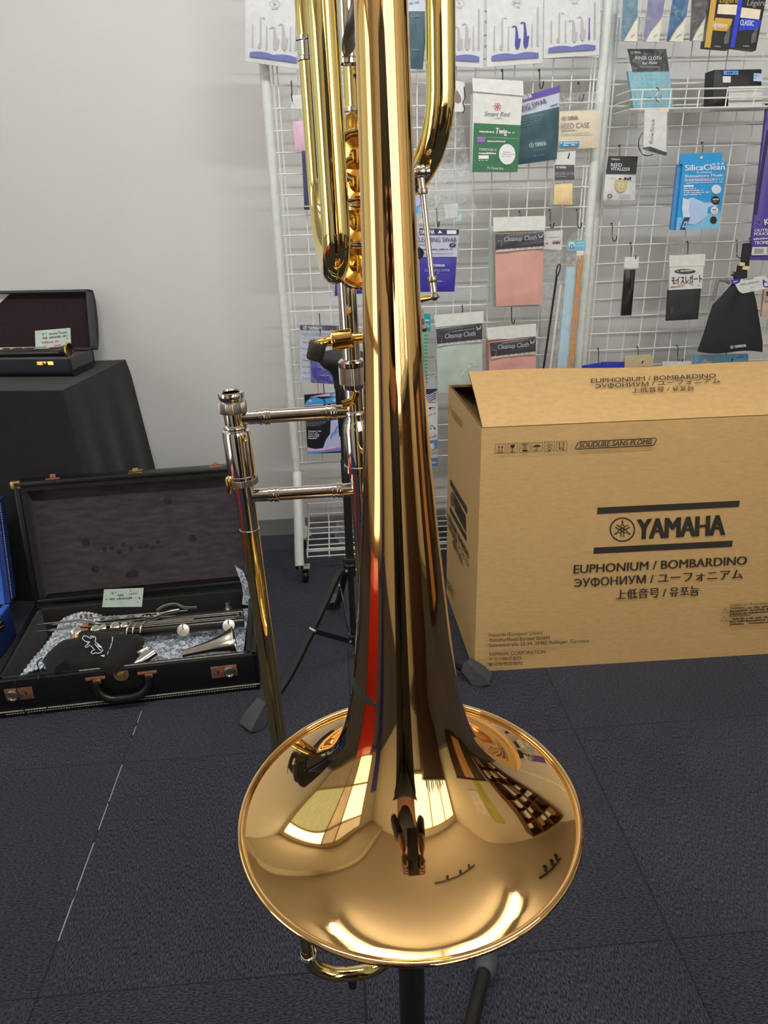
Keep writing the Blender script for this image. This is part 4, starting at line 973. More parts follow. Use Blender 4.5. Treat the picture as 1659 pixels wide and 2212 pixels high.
b = MB(); pth = bez([Q(.315, .035, .085), Q(.328, .045, .087), Q(.342, .055, .090), Q(.362, .068, .096)], 6); b.tube(pth, [.010 + .0045 * min(1, i / 6) for i in range(len(pth))], n=26, cap=False); e = pth[-1]; b.lathe([(.0145, 0), (.0155, .0005), (.0158, .002), (.0145, .0025), (.0135, .0015), (.0125, -.012), (0, -.013)], e, (pth[-1] - pth[-2]), 28); b.build('neck_tube', SILV, nk)
b = MB(); b.tube([Q(.325, .06, .103), Q(.348, .073, .109)], .0055, n=14); b.build('clamp_screw', KEYS, nk); b = MB(); b.lathe([(0, -.005), (.004, -.003), (.005, 0), (.004, .003), (0, .005)], Q(.33, .055, .106), upv, 14); b.build('screw_head', KEYS, nk)
# black pouch with a white outlined emblem
pc = thing('drawstring_pouch', 'black cloth pouch with a white outlined emblem lying on the bubble wrap', 'pouch', Q(.22, .06, .09))
PO = [(405, 885), (440, 830), (500, 770), (600, 710), (750, 670), (900, 625), (1000, 606), (1090, 615), (1200, 612), (1300, 640), (1430, 640), (1395, 730), (1330, 830), (1220, 930), (1140, 965), (1070, 965), (960, 940), (820, 940), (700, 945), (600, 955), (520, 1000), (450, 970)]
PV = M('black_velvet', (.0035, .0035, .004), .9, noise=.3, ns=40, sheen=.05)
zp_ = .118
out_ = [kz(K12, x, y, zp_) for x, y in PO]; cen = sum(out_, V()) / len(out_); cen.z = zp_ + .012
b = MB(); rings = []
for k in range(7):
    f = (1, .97, .9, .75, .55, .3, 0)[k]; hgt = (-.022, -.006, .002, .006, .009, .011, .012)[k]
    rings.append([b.bm.verts.new(V((cen.x + (p.x - cen.x) * f, cen.y + (p.y - cen.y) * f, zp_ + hgt + (.0025 * math.sin(i * 1.9 + k) if 1 < k < 6 else 0)))) for i, p in enumerate(out_)] if f else [b.bm.verts.new(V((cen.x, cen.y, zp_ + hgt)))])
for k in range(6):
    a, c = rings[k], rings[k + 1]; N = len(a)
    for i in range(N):
        if len(c) == 1: b.face([a[i], a[(i + 1) % N], c[0]])
        else: b.face([a[i], a[(i + 1) % N], c[(i + 1) % N], c[i]])
b.face(rings[0]); b.build('pouch_body', PV, pc, 80)
s = Sheet(V((0, 0, zp_ + .0165)), upv, (9.217, 140, 1330)); WT = M('white_print', ob(225, 225, 228), .6)
for pl in ([(370, 410), (350, 460), (400, 510), (440, 520), (500, 520), (470, 560), (410, 610), (405, 635), (450, 630), (490, 590), (540, 620), (560, 650), (600, 680), (540, 705), (520, 740), (560, 765), (620, 740), (660, 755), (720, 735), (760, 690), (735, 660)],
           [(370, 405), (430, 410), (520, 460), (545, 420), (590, 415), (615, 450), (605, 520), (650, 560), (700, 600), (740, 640)], [(500, 415), (560, 410), (570, 455)], [(440, 540), (480, 530), (440, 590), (430, 590)], [(600, 560), (640, 620), (690, 680), (720, 700)]):
    s.stroke(pl, 15, WT)
s.flat([(640, 560), (700, 590), (745, 630), (720, 650), (660, 620)], WT); s.flat([(705, 800), (800, 780), (780, 830)], WT)
for i, ch in enumerate('Advance'):
    t = i / 6; x = 850 + 90 * math.sin(t * 1.7); y = 790 - 330 * t; s.smallprint((x, y), (x + 25, y - 55), 60 - 15 * t, WT, i)
s.done(pc, 'white_emblem')
b = MB(); cdp = bez([kz(K12, 420, 880, .112), kz(K12, 370, 930, .112), kz(K12, 400, 1010, .112), kz(K12, 440, 1030, .112), Q(.085, .005, .111), Q(.062, -.006, .104), Q(.060, -.008, .07), Q(.062, -.009, .035), Q(.072, -.01, .012), Q(.10, -.01, .008), Q(.118, -.009, .03), Q(.116, -.006, .08), Q(.112, -.002, .108), kz(K12, 440, 960, .112)], 6); b.tube(cdp, .0013, n=8); b.build('drawcord', BLACK, pc)
price_card([(1035, 200), (1430, 185), (1412, 372), (1016, 377)], K12, Q(.25, .25, 0).y, 'pale price card propped behind the upper clarinet joint', ([(1155, 265, 1230, 262, 20, 0), (1285, 250, 1365, 245, 16, 1), (1055, 305, 1320, 292, 22, 0)], [(1120, 235, 14), (1155, 226, 7), (1300, 208, 8), (1390, 285, 12), (1375, 322, 8)]), 0)

# blue case cut by the left edge
bc = thing('blue_case', 'blue soft instrument case standing open at the far left on the carpet', 'instrument case', (-1.15, 1.62, 0))
BLU = M('blue_nylon', (.012, .04, .21), .6, noise=.15, ns=120, bump=.2, bs=600); BLUL = M('bright_blue_binding', (.05, .16, .68), .55, noise=.1)
b = MB(); b.box((-1.165, 1.61, .05), (.46, .34, .096), None, None, .008); b.build('case_base', BLU, bc)
b = MB(); b.box((-1.165, 1.61, .099), (.42, .30, .006), None, None, .002); b.build('base_lining', PLUSH, bc)
lq = lambda x, h, t: V((x, 1.783 + h * .26 + t, .105 + h * .965))
def lslab(x0, x1, h0, h1, t0, t1, m, nm):
    b = MB(); b.prism([lq(x0, h0, t0), lq(x1, h0, t0), lq(x1, h1, t0), lq(x0, h1, t0)], V((0, t1 - t0, 0))); return b.build(nm, m, bc)
lslab(-1.39, -.935, 0, .285, .0, .04, BLU, 'lid'); lslab(-1.37, -.968, .02, .27, -.003, .0, PLUSH, 'lid_lining'); lslab(-.966, -.948, .0, .285, -.005, .002, BLUL, 'binding')
b = MB()
for i in range(40):
    q = lq(-.9345, .01 + i * .0068, .012); b.box(q, (.002, .004, .004))
o = b.build('zip_teeth', M('grey_zip', (.5, .5, .52), .4), bc); o['kind'] = 'stuff'
b = MB(); b.box((-.945, 1.61, .1), (.016, .34, .006)); b.build('binding', BLUL, bc)
b = MB(); b.tube([V((-.97, 1.66, .09)), V((-.935, 1.68, .085)), V((-.927, 1.70, .08))], .006, n=12); b.box((-.938, 1.70, .085), (.02, .03, .016), None, None, .003); b.build('latch', RAWB, bc)

# ------------------------------------------------------------------ wire display racks
K1, K2, K3, K4, K5, K6, K7, K8, K9 = (3.318, 500, 0), (3.77, 560, 350), (3.072, 420, 680), (3.606, 880, 0), (4.056, 1250, 0), (3.606, 880, 350), (4.056, 1250, 380), (5.184, 640, 820), (9.217, 1420, 320)
YL, YR = 2.10, 2.15
def rack(label, Y, xs, zs, x0, x1, ztop, side):
    t = thing('wire_display_rack', label, 'display rack', ((x0 + x1) / 2, Y, 0))
    for x in (x0, x1):
        b = MB(); b.tube([(x, Y, .11), (x, Y, ztop)], .0128, n=18); b.build('post', FRAME, t)
        b = MB(); b.tube(bez([(x, Y, .33), (x, Y - .03, .30), (x - .004, Y - .085, .17), (x - .006, Y - .125, .10), (x - .006, Y - .14, .075)], 6), .0145, n=18); ft = b.build('foot_tube', FRAME, t)
        b = MB(); b.tube([(x - .006, Y - .140, .076), (x - .006, Y - .1445, .066)], .0118, n=18); b.build('end_plug', BLACK, ft)
        b = MB(); b.tube([(x, Y, .115), (x, Y + .06, .08), (x, Y + .13, .075)], .0145, n=16); b.build('foot_tube', FRAME, t)
        for y in (Y - .118, Y + .12):
            cx = x + .004; b = MB(); b.box((cx + .004, y, .0615), (.034, .034, .003), None, None, .001)
            for s_ in (-1, 1): b.prism([(cx + .012 * s_ + .004, y - .014, .06), (cx + .012 * s_ + .004, y + .014, .06), (cx + .012 * s_ + .004, y + .020, .022), (cx + .012 * s_ + .004, y + .008, .018)], (.0015, 0, 0))
            cf = b.build('caster_fork', M('zinc_plate', (.62, .63, .63), .35, .9, .1), t)
            b = MB(); b.lathe([(0, -.008), (.019, -.008), (.022, -.006), (.022, .006), (.019, .008), (0, .008)], (cx + .004, y + .014, .0225), (1, 0, 0), 28); b.build('caster_wheel', BLACK, cf)
    b = MB()
    for z in zs: b.tube([(x0 + .012, Y, z), (x1 - .012, Y, z)], .0019, n=6)
    for x in xs: b.tube([(x, Y + .0036, zs[0]), (x, Y + .0036, zs[-1])], .0019, n=6)
    b.tube([(x0 + .02, Y + .001, zs[0]), (x1 - .02, Y + .001, zs[0]), (x1 - .02, Y + .001, zs[-1]), (x0 + .02, Y + .001, zs[-1])], .0026, n=6, closed=True)
    b.build('wire_grid', WIREW, t)
    return t
rack('white wire display rack on casters, between the wall corner and the taller right rack', YL, [.71 - .0508 * k for k in range(17)], [.8203 + .0508 * k for k in range(-9, 19)], -.134, .738, 1.76, 1)
gx = A(1315, 720, YR).x
rack('white wire display rack behind the cardboard box, on the right of its twin', YR, [gx + .0504 * k for k in range(17)], [.6637 + .0507 * k for k in range(-6, 23)], .770, 1.66, 1.80, 1)
# baskets and wire shelf
b = MB(); W1 = .0022
x0, x1, y0, y1 = -.118, .722, 2.03, 2.30
for i in range(13): x = x0 + (x1 - x0) * i / 12; b.tube([(x, y0, .095), (x, y0, .066), (x, y1, .066), (x, y1, .14)], W1, n=6)
for y, z in ((y0, .070), (y0 + .045, .066), (y0 + .09, .066), (y0 + .135, .066), (y0 + .18, .066), (y0 + .225, .066), (y1, .066), (y1, .10)): b.tube([(x0, y, z), (x1, y, z)], W1, n=6)
for x in (x0, x1): b.tube([(x, y0, .070), (x, y1, .070)], W1, n=6)
b.tube([(x0, y0, .095), (x1, y0, .095), (x1, y1, .14), (x0, y1, .14)], .003, n=8, closed=True)
tag(b.build('wire_basket', WIREW), 'shallow white wire basket at the foot of the left wire rack', 'basket')
b = MB(); rn = random.Random(5)
def crump(u, v): return V((-.03 + .16 * u + .02 * math.sin(5 * v), 2.07 + .14 * v + .03 * math.sin(6 * u), .074 + .05 * math.sin(PI * u) * math.sin(PI * v) + .008 * math.sin(19 * u + 11 * v) + .006 * math.sin(31 * v - 13 * u)))
b.grid(crump, 30, 30); tag(b.build('plastic_bag', CLEAR2, None, 180), 'crumpled clear plastic bag lying in the low wire basket', 'plastic bag')
sh0, sh1 = A(1365, 238, YR - .10), V((1.60, 0, 0)); zf_ = A(1500, 233, YR - .11).z; zt_ = A(1500, 192, YR - .11).z; xa = A(1362, 215, YR - .11).x
b = MB(); ya, yb = YR - .11, YR - .006
for z in (zf_, (zf_ + zt_) / 2, zt_): b.tube([(xa, yb, z), (xa, ya, z), (1.62, ya, z), (1.62, yb, z)], .0021, n=6)
for k in range(7): x = xa + .03 + k * .075; b.tube([(x, ya, zt_), (x, ya, zf_)], .0018, n=6)
for k in range(60): x = xa + .006 + k * .0098; b.tube([(x, ya, zf_), (x, yb, zf_)], .0013, n=5)
tag(b.build('wire_shelf', WIREW), 'white wire shelf tray hooked on the right rack, holding the black case', 'wire shelf')

# hooks
b = MB(); b.tube(bez([(0, .004, .001), (0, .001, .005), (0, -.005, .004), (0, -.009, -.006), (0, -.012, -.022), (0, -.018, -.036), (0, -.032, -.042), (0, -.046, -.038), (0, -.051, -.028)], 4), .0015, n=8)
hk0 = tag(b.build('display_hook', M('dark_wire', (.09, .085, .08), .35, .9)), 'wire hook', 'hook', 'hooks on the wire racks')
HKN = [0]
def hook(px, py, Y, K, label):
    """px, py: where the prong leaves the grid"""
    p = A(px / K[0] + K[1], py / K[0] + K[2], Y); p.y = Y - .002
    if HKN[0] == 0: o = hk0
    else:
        o = hk0.copy(); C.objects.link(o)
    HKN[0] += 1; o.location = p; o['label'] = label
    return o

def pack(label, cat, Y, K, name, yaw=0, tilt=0, at=None, group=None):
    base = A(at[0] / K[0] + K[1], at[1] / K[0] + K[2], Y) if at else V((0, Y, 0))
    s = Sheet(base, yawn(yaw, tilt), K)
    t = thing(name, label, cat, base if at else (0, Y, 0), group)
    return t, s
def fin(t, s, pts=None, nm='printed_design'):
    s.done(t, nm)
def low(s, pts):                                       # bulge on the sheet shared with prints
    pass
def CM(n, r, g, b, rough=.5, **k): return M(n, ob(r, g, b), rough, **k)
LILAC = CM('wave_blue', 98, 104, 168); SAXB = CM('instrument_blue', 62, 62, 150)
def horn(s, x, y0, y1, w, m):                           # small side view of a saxophone
    h = y1 - y0
    s.stroke([(x - w * .75, y0 + h * .06), (x - w * .35, y0), (x - w * .05, y0 + h * .04), (x + w * .05, y0 + h * .3), (x + w * .12, y0 + h * .72)], [w * .18, w * .2, w * .25, w * .4, w * .6], m)
    s.flat([(x - w * .2, y0 + h * .62), (x + w * .2, y0 + h * .62), (x + w * .55, y0 + h * .5), (x + w * .7, y0 + h * .56), (x + w * .5, y0 + h * .9), (x + w * .2, y0 + h), (x - w * .1, y0 + h * .96), (x - w * .25, y0 + h * .8)], m)
def longh(s, x, y0, y1, w, m): s.stroke([(x + w * .1, y0), (x, (y0 + y1) / 2), (x - w * .1, y1)], [w, w * 1.1, w * 1.5], m)
def reedbag(label, Y, K, q, letter, blues, dx=0., at=(0, 0)):
    """white bag: q = four corners; instruments in u, v of the bag"""
    t, s = pack(label, 'reed case pack', Y, K, 'reed_pack', at=at)
    s.slab('white_bag', q, M('white_bag_film', ob(203, 205, 206), .4), t, .004, .003, 0, 8, wrinkle=.0005)
    s.lift = .0042
    def P(u, v):
        (ax, ay), (bx, by), (cx, cy), (ex, ey) = q
        return ((ax * (1 - u) + bx * u) * (1 - v) + (ex * (1 - u) + cx * u) * v, (ay * (1 - u) + by * u) * (1 - v) + (ey * (1 - u) + cy * u) * v)
    def X(f, u, v0, v1, w, m):
        a, c = P(u, v0), P(u, v1); f(s, (a[0] + c[0]) / 2, a[1], c[1], w, m)
    c = P(.52, .30); s.ring(c[0], c[1], 38, 26, 2.5, GREYP, 20)
    s.text(letter, (c[0] - 9 * len(letter), c[1] + 9), (c[0] + 9 * len(letter), c[1] + 8), 19, LINEP); s.smallprint((c[0] - 24, c[1] + 40), (c[0] + 24, c[1] + 38), 8, GREYP)
    for i, (u, v0, v1, k) in enumerate(((.13, .55, .82, 0), (.27, .46, .82, 1), (.38, .56, .83, 0), (.52, .56, .83, 2), (.67, .52, .82, 2), (.80, .54, .81, 0), (.90, .35, .80, 3))):
        m = SAXB if i in blues else M('instrument_grey', ob(172, 170, 170), .5)
        if k == 0: X(longh, u, v0, v1, 7, m)
        elif k == 1: X(longh, u, v0, v1, 8, m); a = P(u, v1); s.disc(a[0] - 6, a[1] - 18, 13, 22, m, 12); a = P(u + .03, v0); s.stroke([a, (a[0] + 20, a[1] + 8)], 7, m)
        elif k == 3: X(longh, u, v0, v1, 9, m)
        else: X(horn, u, v0, v1, 48, m)
    w = []; w2 = []
    for i in range(17):
        u = .08 + .84 * i / 16; w.append(P(u, .895 - .02 * abs(math.sin(i / 16 * 2 * PI)) - .012)); w2.append(P(u, .935))
    s.flat(w + list(reversed(w2)), LILAC)
    s.done(t)
reedbag('white reed pack with grey instruments, leftmost on the rack, cut by the trombone tubes', 2.045, K1, [(100, -150), (505, -160), (505, 500), (100, 440)], 'S', (), at=(300, 200))
reedbag('white reed pack half hidden behind the right brass tube of the trombone', 2.055, K4, [(185, -190), (610, -170), (588, 530), (180, 505)], 'S', (), at=(400, 200))
reedbag('white reed pack with two dark blue saxophones on it', 2.04, K4, [(622, -175), (1064, -180), (1052, 492), (618, 522)], 'SAX', (3, 4), at=(830, 200))
reedbag('white reed pack with one thin blue clarinet on it, beside the rack post', 2.05, K4, [(1066, -190), (1512, -200), (1494, 428), (1060, 455)], 'CL', (5,), at=(1280, 150))
TEAL = CM('dark_teal_cloth', 42, 76, 86, .5, noise=.12, ns=25)
t, s = pack('teal swab pack seen between the bell and the right brass tube', 'swab pack', 2.05, K1, 'swab_pack', at=(1300, 300))
s.slab('pouch', [(1235, 82), (1410, 82), (1372, 495), (1255, 488)], TEAL, t, .006, .003, 0, 8, wrinkle=.0012); s.slab('header_card', [(1230, -120), (1415, -120), (1410, 82), (1235, 82)], CM('pale_blue_card', 190, 196, 216), t, .003, 0, .001); s.lift = .0045
s.smallprint((1275, 30), (1345, 22), 14, LINEP); s.smallprint((1285, 130), (1340, 125), 18, M('pale_teal_print', ob(90, 120, 128))); s.smallprint((1285, 365), (1345, 360), 10, M('pale_teal_print', ob(90, 120, 128))); s.done(t)
t, s = pack('small pink pouch pack hanging left of the trombone tubes', 'small pack', 2.075, K1, 'small_pack', at=(480, 850))
s.slab('pouch', [(438, 872), (545, 862), (560, 1070), (460, 1078)], CM('pink_sachet', 214, 176, 198), t, .006, .003, 0, 6, wrinkle=.001); s.slab('header_card', [(422, 682), (520, 680), (530, 780), (425, 780)], CARD, t, .002); s.slab('clear_front', [(424, 780), (530, 780), (545, 862), (436, 872)], CLEAR, t, .002); s.done(t)
t, s = pack('dark blue cloth pack hanging left of the trombone bend', 'cloth pack', 2.075, K2, 'cloth_pack', at=(420, 200))
s.slab('pouch', [(345, -90), (560, -90), (565, 390), (368, 388)], CM('slate_blue_pouch', 62, 64, 96, .35), t, .008, .003, 0, 8, wrinkle=.0015); s.lift = .0045; s.flat([(362, 355), (565, 355), (565, 366), (362, 366)], CM('peach_print', 214, 180, 160)); s.flat([(362, 366), (565, 366), (565, 388), (367, 388)], M('dark_band', ob(30, 30, 44))); s.done(t)
hook(430, 600, YL, K1, 'wire hook holding the small pink pouch, left of the trombone tubes')
# clip tag with the clear bag
t, s = pack('small white clip card beside the right brass tube', 'clip card', 2.03, K4, 'clip_card', at=(395, 740))
s.slab('card', [(345, 622), (445, 640), (440, 870), (300, 872)], CARD, t, .004); s.flat([(385, 700), (415, 750), (420, 790), (395, 808), (365, 790), (362, 750)], M('grey_drop', ob(120, 112, 112)))
for x, y, m in ((320, 830, CM('pink_dot', 230, 130, 150)), (335, 808, CM('blue_dot', 70, 90, 200)), (350, 822, CM('sky_dot', 120, 190, 230))): s.disc(x, y, 7, 7, m, 8)
s.done(t); b = MB(); b.tube([s.q(x, y, .004) for x, y in ((440, 680), (448, 760), (430, 800), (445, 850), (430, 885))], .0012, n=6); b.build('ear_loop', BLACK, t)
t, s = pack('empty looking clear plastic bag hanging over the blue swab pack', 'plastic bag', 2.035, K6, 'clear_bag', at=(300, 100))
s.slab('film', [(300, -380), (420, -380), (545, 420), (55, 480)], CLEAR2, t, .012, .008, 0, 26, wrinkle=.004); s.slab('paper_slip', [(285, 330), (400, 320), (390, 430), (300, 440)], M('white_slip', ob(205, 208, 212), .6), t, .001, 0, -.004); s.slab('aqua_sponge', [(385, 415), (430, 400), (420, 455), (375, 462)], CM('aqua_sponge', 170, 205, 208), t, .004, 0, -.004); s.done(t)
# green twig pack
t, s = pack('green and white swab pack with a pink rose emblem', 'swab pack', 2.0, K4, 'swab_pack', at=(690, 960), yaw=-2)
GRN = CM('deep_green_print', 18, 96, 58, .35)
s.slab('carton', [(512, 725), (898, 745), (858, 1338), (505, 1338)], CARD, t, .03); s.slab('header_card', [(503, 610), (898, 632), (902, 748), (508, 712)], M('white_header_plastic', ob(214, 216, 214), .35), t, .004, 0, .004)
s.flat([(517, 958), (884, 976), (858, 1338), (505, 1338)], GRN); s.lift += .0004
RED = CM('rose_print', 196, 60, 96)
for k in range(6): s.ring(700 + 17 * math.cos(k * PI / 3), 833 + 19 * math.sin(k * PI / 3), 11, 12, 3, RED, 12)
s.text('A', (692, 843), (710, 843), 22, RED)
s.text('Smart Rod', (598, 902), (800, 908), 34, LINEP, shear=.35, bold=.01); s.smallprint((668, 924), (735, 926), 8, GREYP)
WP = M('white_print', (1, 1, 1)); s.text('Twig', (685, 1040), (775, 1046), 44, WP, shear=.1, bold=.03); s.smallprint((560, 1032), (675, 1036), 14, WP); s.smallprint((780, 1038), (832, 1040), 14, WP)
s.stroke([(545, 1068), (870, 1080)], 1.5, WP); s.rect(540, 1072, 603, 1108, CM('violet_print', 150, 90, 180)); s.smallprint((622, 1106), (760, 1108), 12, WP); s.text('TOMOYUKI IV', (556, 1174), (694, 1178), 20, WP); s.smallprint((556, 1200), (692, 1202), 15, WP)
s.rect(552, 1210, 632, 1238, WP); s.smallprint((556, 1252), (626, 1253), 8, WP); s.disc(775, 1202, 64, 80, WP, 32); s.smallprint((738, 1190), (812, 1192), 10, GREYP); s.smallprint((726, 1206), (834, 1207), 10, GREYP); s.smallprint((732, 1222), (806, 1223), 10, GREYP)
s.text('The Clarinet Shop', (618, 1316), (745, 1322), 18, WP); s.done(t)
hook(735, 560, YL, K4, 'wire hook holding the green and white swab pack')
# teal cleaning swab
t, s = pack('dark teal cleaning swab pack tilted behind the green pack', 'swab pack', 2.045, K4, 'swab_pack', at=(1020, 980))
s.slab('pouch', [(885, 890), (1180, 830), (1163, 1240), (742, 1300)], TEAL, t, .012, .004, 0, 10, wrinkle=.0012)
s.slab('header_card', [(770, 790), (1186, 668), (1180, 832), (755, 935)], CM('pale_blue_card', 190, 200, 216), t, .003, 0, .002); s.lift = .0052
s.flat([(770, 790), (1186, 668), (1185, 716), (768, 828)], CM('purple_band', 92, 70, 160)); yamaha(s, (800, 812), (968, 762), 36, WP); s.text('CLEANING SWAB', (760, 905), (1082, 806), 40, NAVY); s.smallprint((885, 870), (1000, 846), 12, LINEP); s.smallprint((1095, 838), (1172, 818), 14, SAXB)
PT = M('pale_teal_print', (1, 1, 1))
for k in range(4): s.smallprint((885, 930 + 20 * k), (1060 - 12 * k, 898 + 20 * k), 9, PT)
yamaha(s, (942, 1152), (1078, 1134), 34, M('silver_print', ob(170, 185, 190))); s.smallprint((975, 1178), (1068, 1166), 10, PT); s.smallprint((975, 1222), (1062, 1210), 10, PT); s.done(t)
t2_ = s; s.pr = MB(); s.any = False
hook(1022, 560, YL, K4, 'wire hook holding the dark teal cleaning swab pack')
# reed case
t, s = pack('cream cloth reed case in a clear bag beside the rack post', 'reed case', 2.05, K4, 'reed_case', at=(1330, 1000))
s.slab('cloth_case', [(1183, 866), (1496, 852), (1486, 1150), (1174, 1172)], CM('cream_cloth', 214, 204, 180, .8, noise=.05, ns=200), t, .016, .006, 0, 8); s.slab('clear_flap', [(1188, 728), (1532, 702), (1522, 800), (1185, 835)], CLEAR2, t, .004, .002, 0, 10, wrinkle=.003); s.slab('clear_front', [(1180, 835), (1520, 800), (1500, 860), (1180, 872)], CLEAR, t, .004, .002, .006, 10, wrinkle=.002); s.lift = .0068
yamaha(s, (1196, 942), (1322, 934), 32, LINEP); s.text('REED CASE', (1190, 1004), (1410, 996), 40, LINEP); s.smallprint((1190, 1026), (1315, 1020), 12, LINEP); s.smallprint((1190, 1050), (1410, 1036), 6, GREYP); s.smallprint((1190, 1060), (1438, 1052), 6, GREYP)
s.rect(1178, 1106, 1330, 1146, CM('cyan_label', 0, 130, 178), -.03); s.smallprint((1184, 1122), (1322, 1118), 12, WP); s.smallprint((1210, 1138), (1300, 1134), 11, WP); s.done(t)
hook(1330, 660, YL, K4, 'wire hook holding the cream reed case')
t, s = pack('small chamois cloth pack below the cream reed case', 'cloth pack', 2.055, K6, 'cloth_pack', at=(1220, 150))
s.slab('chamois', [(1145, 172), (1288, 168), (1284, 330), (1140, 332)], CM('chamois', 226, 202, 152, .85, noise=.08, ns=20), t, .01, .004, 0, 8, wrinkle=.001); s.slab('header_card', [(1143, -125), (1312, -128), (1300, 148), (1138, 142)], CARD, t, .003); s.slab('clear_sleeve', [(1134, 140), (1312, 140), (1322, 330), (1120, 345)], CLEAR, t, .003, 0, -.011); s.rect(1145, 22, 1300, 142, CM('dark_grey_card', 74, 72, 76)); yamaha(s, (1158, 48), (1235, 50), 16, WP, True); s.text('LACQUER CLOTH', (1148, 98), (1296, 100), 20, M('silver_print', (1, 1, 1))); s.smallprint((1150, 114), (1240, 116), 10, GREYP); s.smallprint((1150, 172), (1190, 172), 9, BLACKP); s.done(t)
hook(1220, -150, YL, K6, 'wire hook holding the small chamois cloth pack')
# blue cleaning swabs
def blueswab(label, Y, q, at, txt, K, full):
    t, s = pack(label, 'swab pack', Y, K, 'swab_pack', at=at)
    (x0, y0), (x1, y1), (x2, y2), (x3, y3) = q; f = lambda v: y0 + (y3 - y0) * v; xl = lambda v: x0 + (x3 - x0) * v; xr = lambda v: x1 + (x2 - x1) * v
    s.slab('swab_cloth', [(xl(.45), f(.45)), (xr(.45), f(.45)), (x2, y2), (x3, y3)], BLUE, t, .012, .004, 0, 10, wrinkle=.0008); s.slab('insert_card', [(x0, y0), (x1, y1), (xr(.45), f(.45)), (xl(.45), f(.45))], CM('swab_card', 188, 194, 214), t, .003, 0, .003)
    s.slab('clear_sleeve', [(x0 - 14, y0 - 10), (x1 + 22, y1 - 8), (x2 + 30, y2 + 4), (x3 - 14, y3 + 6)], CLEAR, t, .002, 0, -.012); s.lift = .0062
    s.flat([(x0, y0), (x1, y1), (xr(.1), f(.1)), (xl(.1), f(.1))], NAVY)
    return t, s
t, s = blueswab('blue and white cleaning swab pack behind the linkage rod', 2.065, [(92, 515), (400, 525), (366, 1010), (104, 1012)], (240, 760), '', K6, 1)
yamaha(s, (96, 560), (208, 560), 34, WP, False); s.flat([(232, 555), (250, 528), (268, 552)], WP); s.rect(305, 530, 378, 560, WP); s.text('CLEANING SWAB', (60, 620), (378, 622), 36, NAVY); s.smallprint((98, 646), (150, 646), 12, LINEP); s.disc(349, 646, 26, 16, NAVY, 20); s.text('CP', (338, 653), (360, 653), 14, WP)
s.smallprint((104, 684), (352, 682), 10, NAVY); s.smallprint((104, 716), (358, 714), 8, LINEP); yamaha(s, (196, 815), (288, 815), 22, WP, False); s.text('CLEANING SWAB', (134, 852), (326, 850), 19, M('silver_print', (1, 1, 1))); s.text('CP', (222, 872), (244, 872), 14, M('silver_print', (1, 1, 1))); s.smallprint((200, 930), (268, 930), 8, M('silver_print', (1, 1, 1))); s.done(t)
hook(225, 375, YL, K6, 'wire hook holding the blue swab pack behind the linkage rod')
t, s = blueswab('blue swab pack mostly hidden behind the bend of the trombone tubes', 2.07, [(640, 560), (870, 560), (850, 1070), (614, 1092)], (730, 900), '', K2, 0); s.done(t)
# cleanup cloths
PINK = CM('salmon_cloth', 204, 156, 147, .6, noise=.05, ns=30); MINT = CM('grey_mint_cloth', 176, 192, 184, .6, noise=.05, ns=30); BAND = CM('black_label_band', 62, 60, 68, .3)
def cleanup(label, Y, at, card, band, body, m, tx, piano, yaw=0, nstack=0):
    t, s = pack(label, 'cloth pack', Y, K6, 'cleaning_cloth_pack', at=at, yaw=yaw)
    s.slab('folded_cloth', body, m, t, .012, .004, 0, 14, wrinkle=.0011); s.slab('header_card', card, M('frosted_header', ob(208, 214, 210), .35), t, .002, 0, .003)
    s.slab('label_band', band, BAND, t, .003, .0012, .0052, 8, wrinkle=.0006); s.lift = .0088
    s.text('Cleanup Cloth', tx[0], tx[1], 36, M('silver_print', (1, 1, 1)), shear=.22, bold=.012); s.smallprint((tx[0][0] + 30, tx[0][1] - 45), (tx[1][0], tx[1][1] - 52), 8, GREYP)
    (a0, a1), (b0, b1) = piano; N = 30
    s.flat([(a0, a1), (b0, b1), (b0, b1 + 16), (a0, a1 + 16)], CARD)
    for k in range(N):
        u = (k + .3) / N; u2 = u + (.42 if k % 7 in (0, 1, 3, 4, 5) else .12) / N; x, y, xx, yy = a0 + (b0 - a0) * u, a1 + (b1 - a1) * u, a0 + (b0 - a0) * u2, a1 + (b1 - a1) * u2
        s.flat([(x, y), (xx, yy), (xx, yy + 10), (x, y + 10)], BAND)
    hx, hy = band[1]; s.stroke([(hx - 50, hy + 18), (hx - 38, hy + 45), (hx - 22, hy + 38), (hx - 8, hy + 10)], [3, 14, 10, 3], M('silver_print', (1, 1, 1))); s.stroke([(band[0][0] + 12, band[0][1] + 50), (band[0][0] + 45, band[0][1] + 52), (band[0][0] + 38, band[0][1] + 100)], 3, GREYP)
    return t, s
t, s = cleanup('pink cleaning cloth pack, the upper of the two pink ones', 2.02, (870, 800), [(665, 432), (1075, 418), (1072, 530), (670, 540)], [(684, 562), (1060, 542), (1060, 655), (685, 690)], [(682, 560), (1060, 540), (1054, 1108), (692, 1125)], PINK, ((748, 618), (1002, 604)), ((686, 682), (1060, 652))); s.done(t)
t, s = pack('grey green cloth pack hanging directly behind the upper pink cloth pack', 'cloth pack', 2.06, K6, 'cleaning_cloth_pack', at=(800, 900)); s.slab('folded_cloth', [(640, 500), (1040, 500), (1030, 1126), (646, 1130)], MINT, t, .012, .003, 0, 8, wrinkle=.001); s.done(t)
hook(870, 395, YL, K6, 'wire hook holding the upper pink cloth pack')
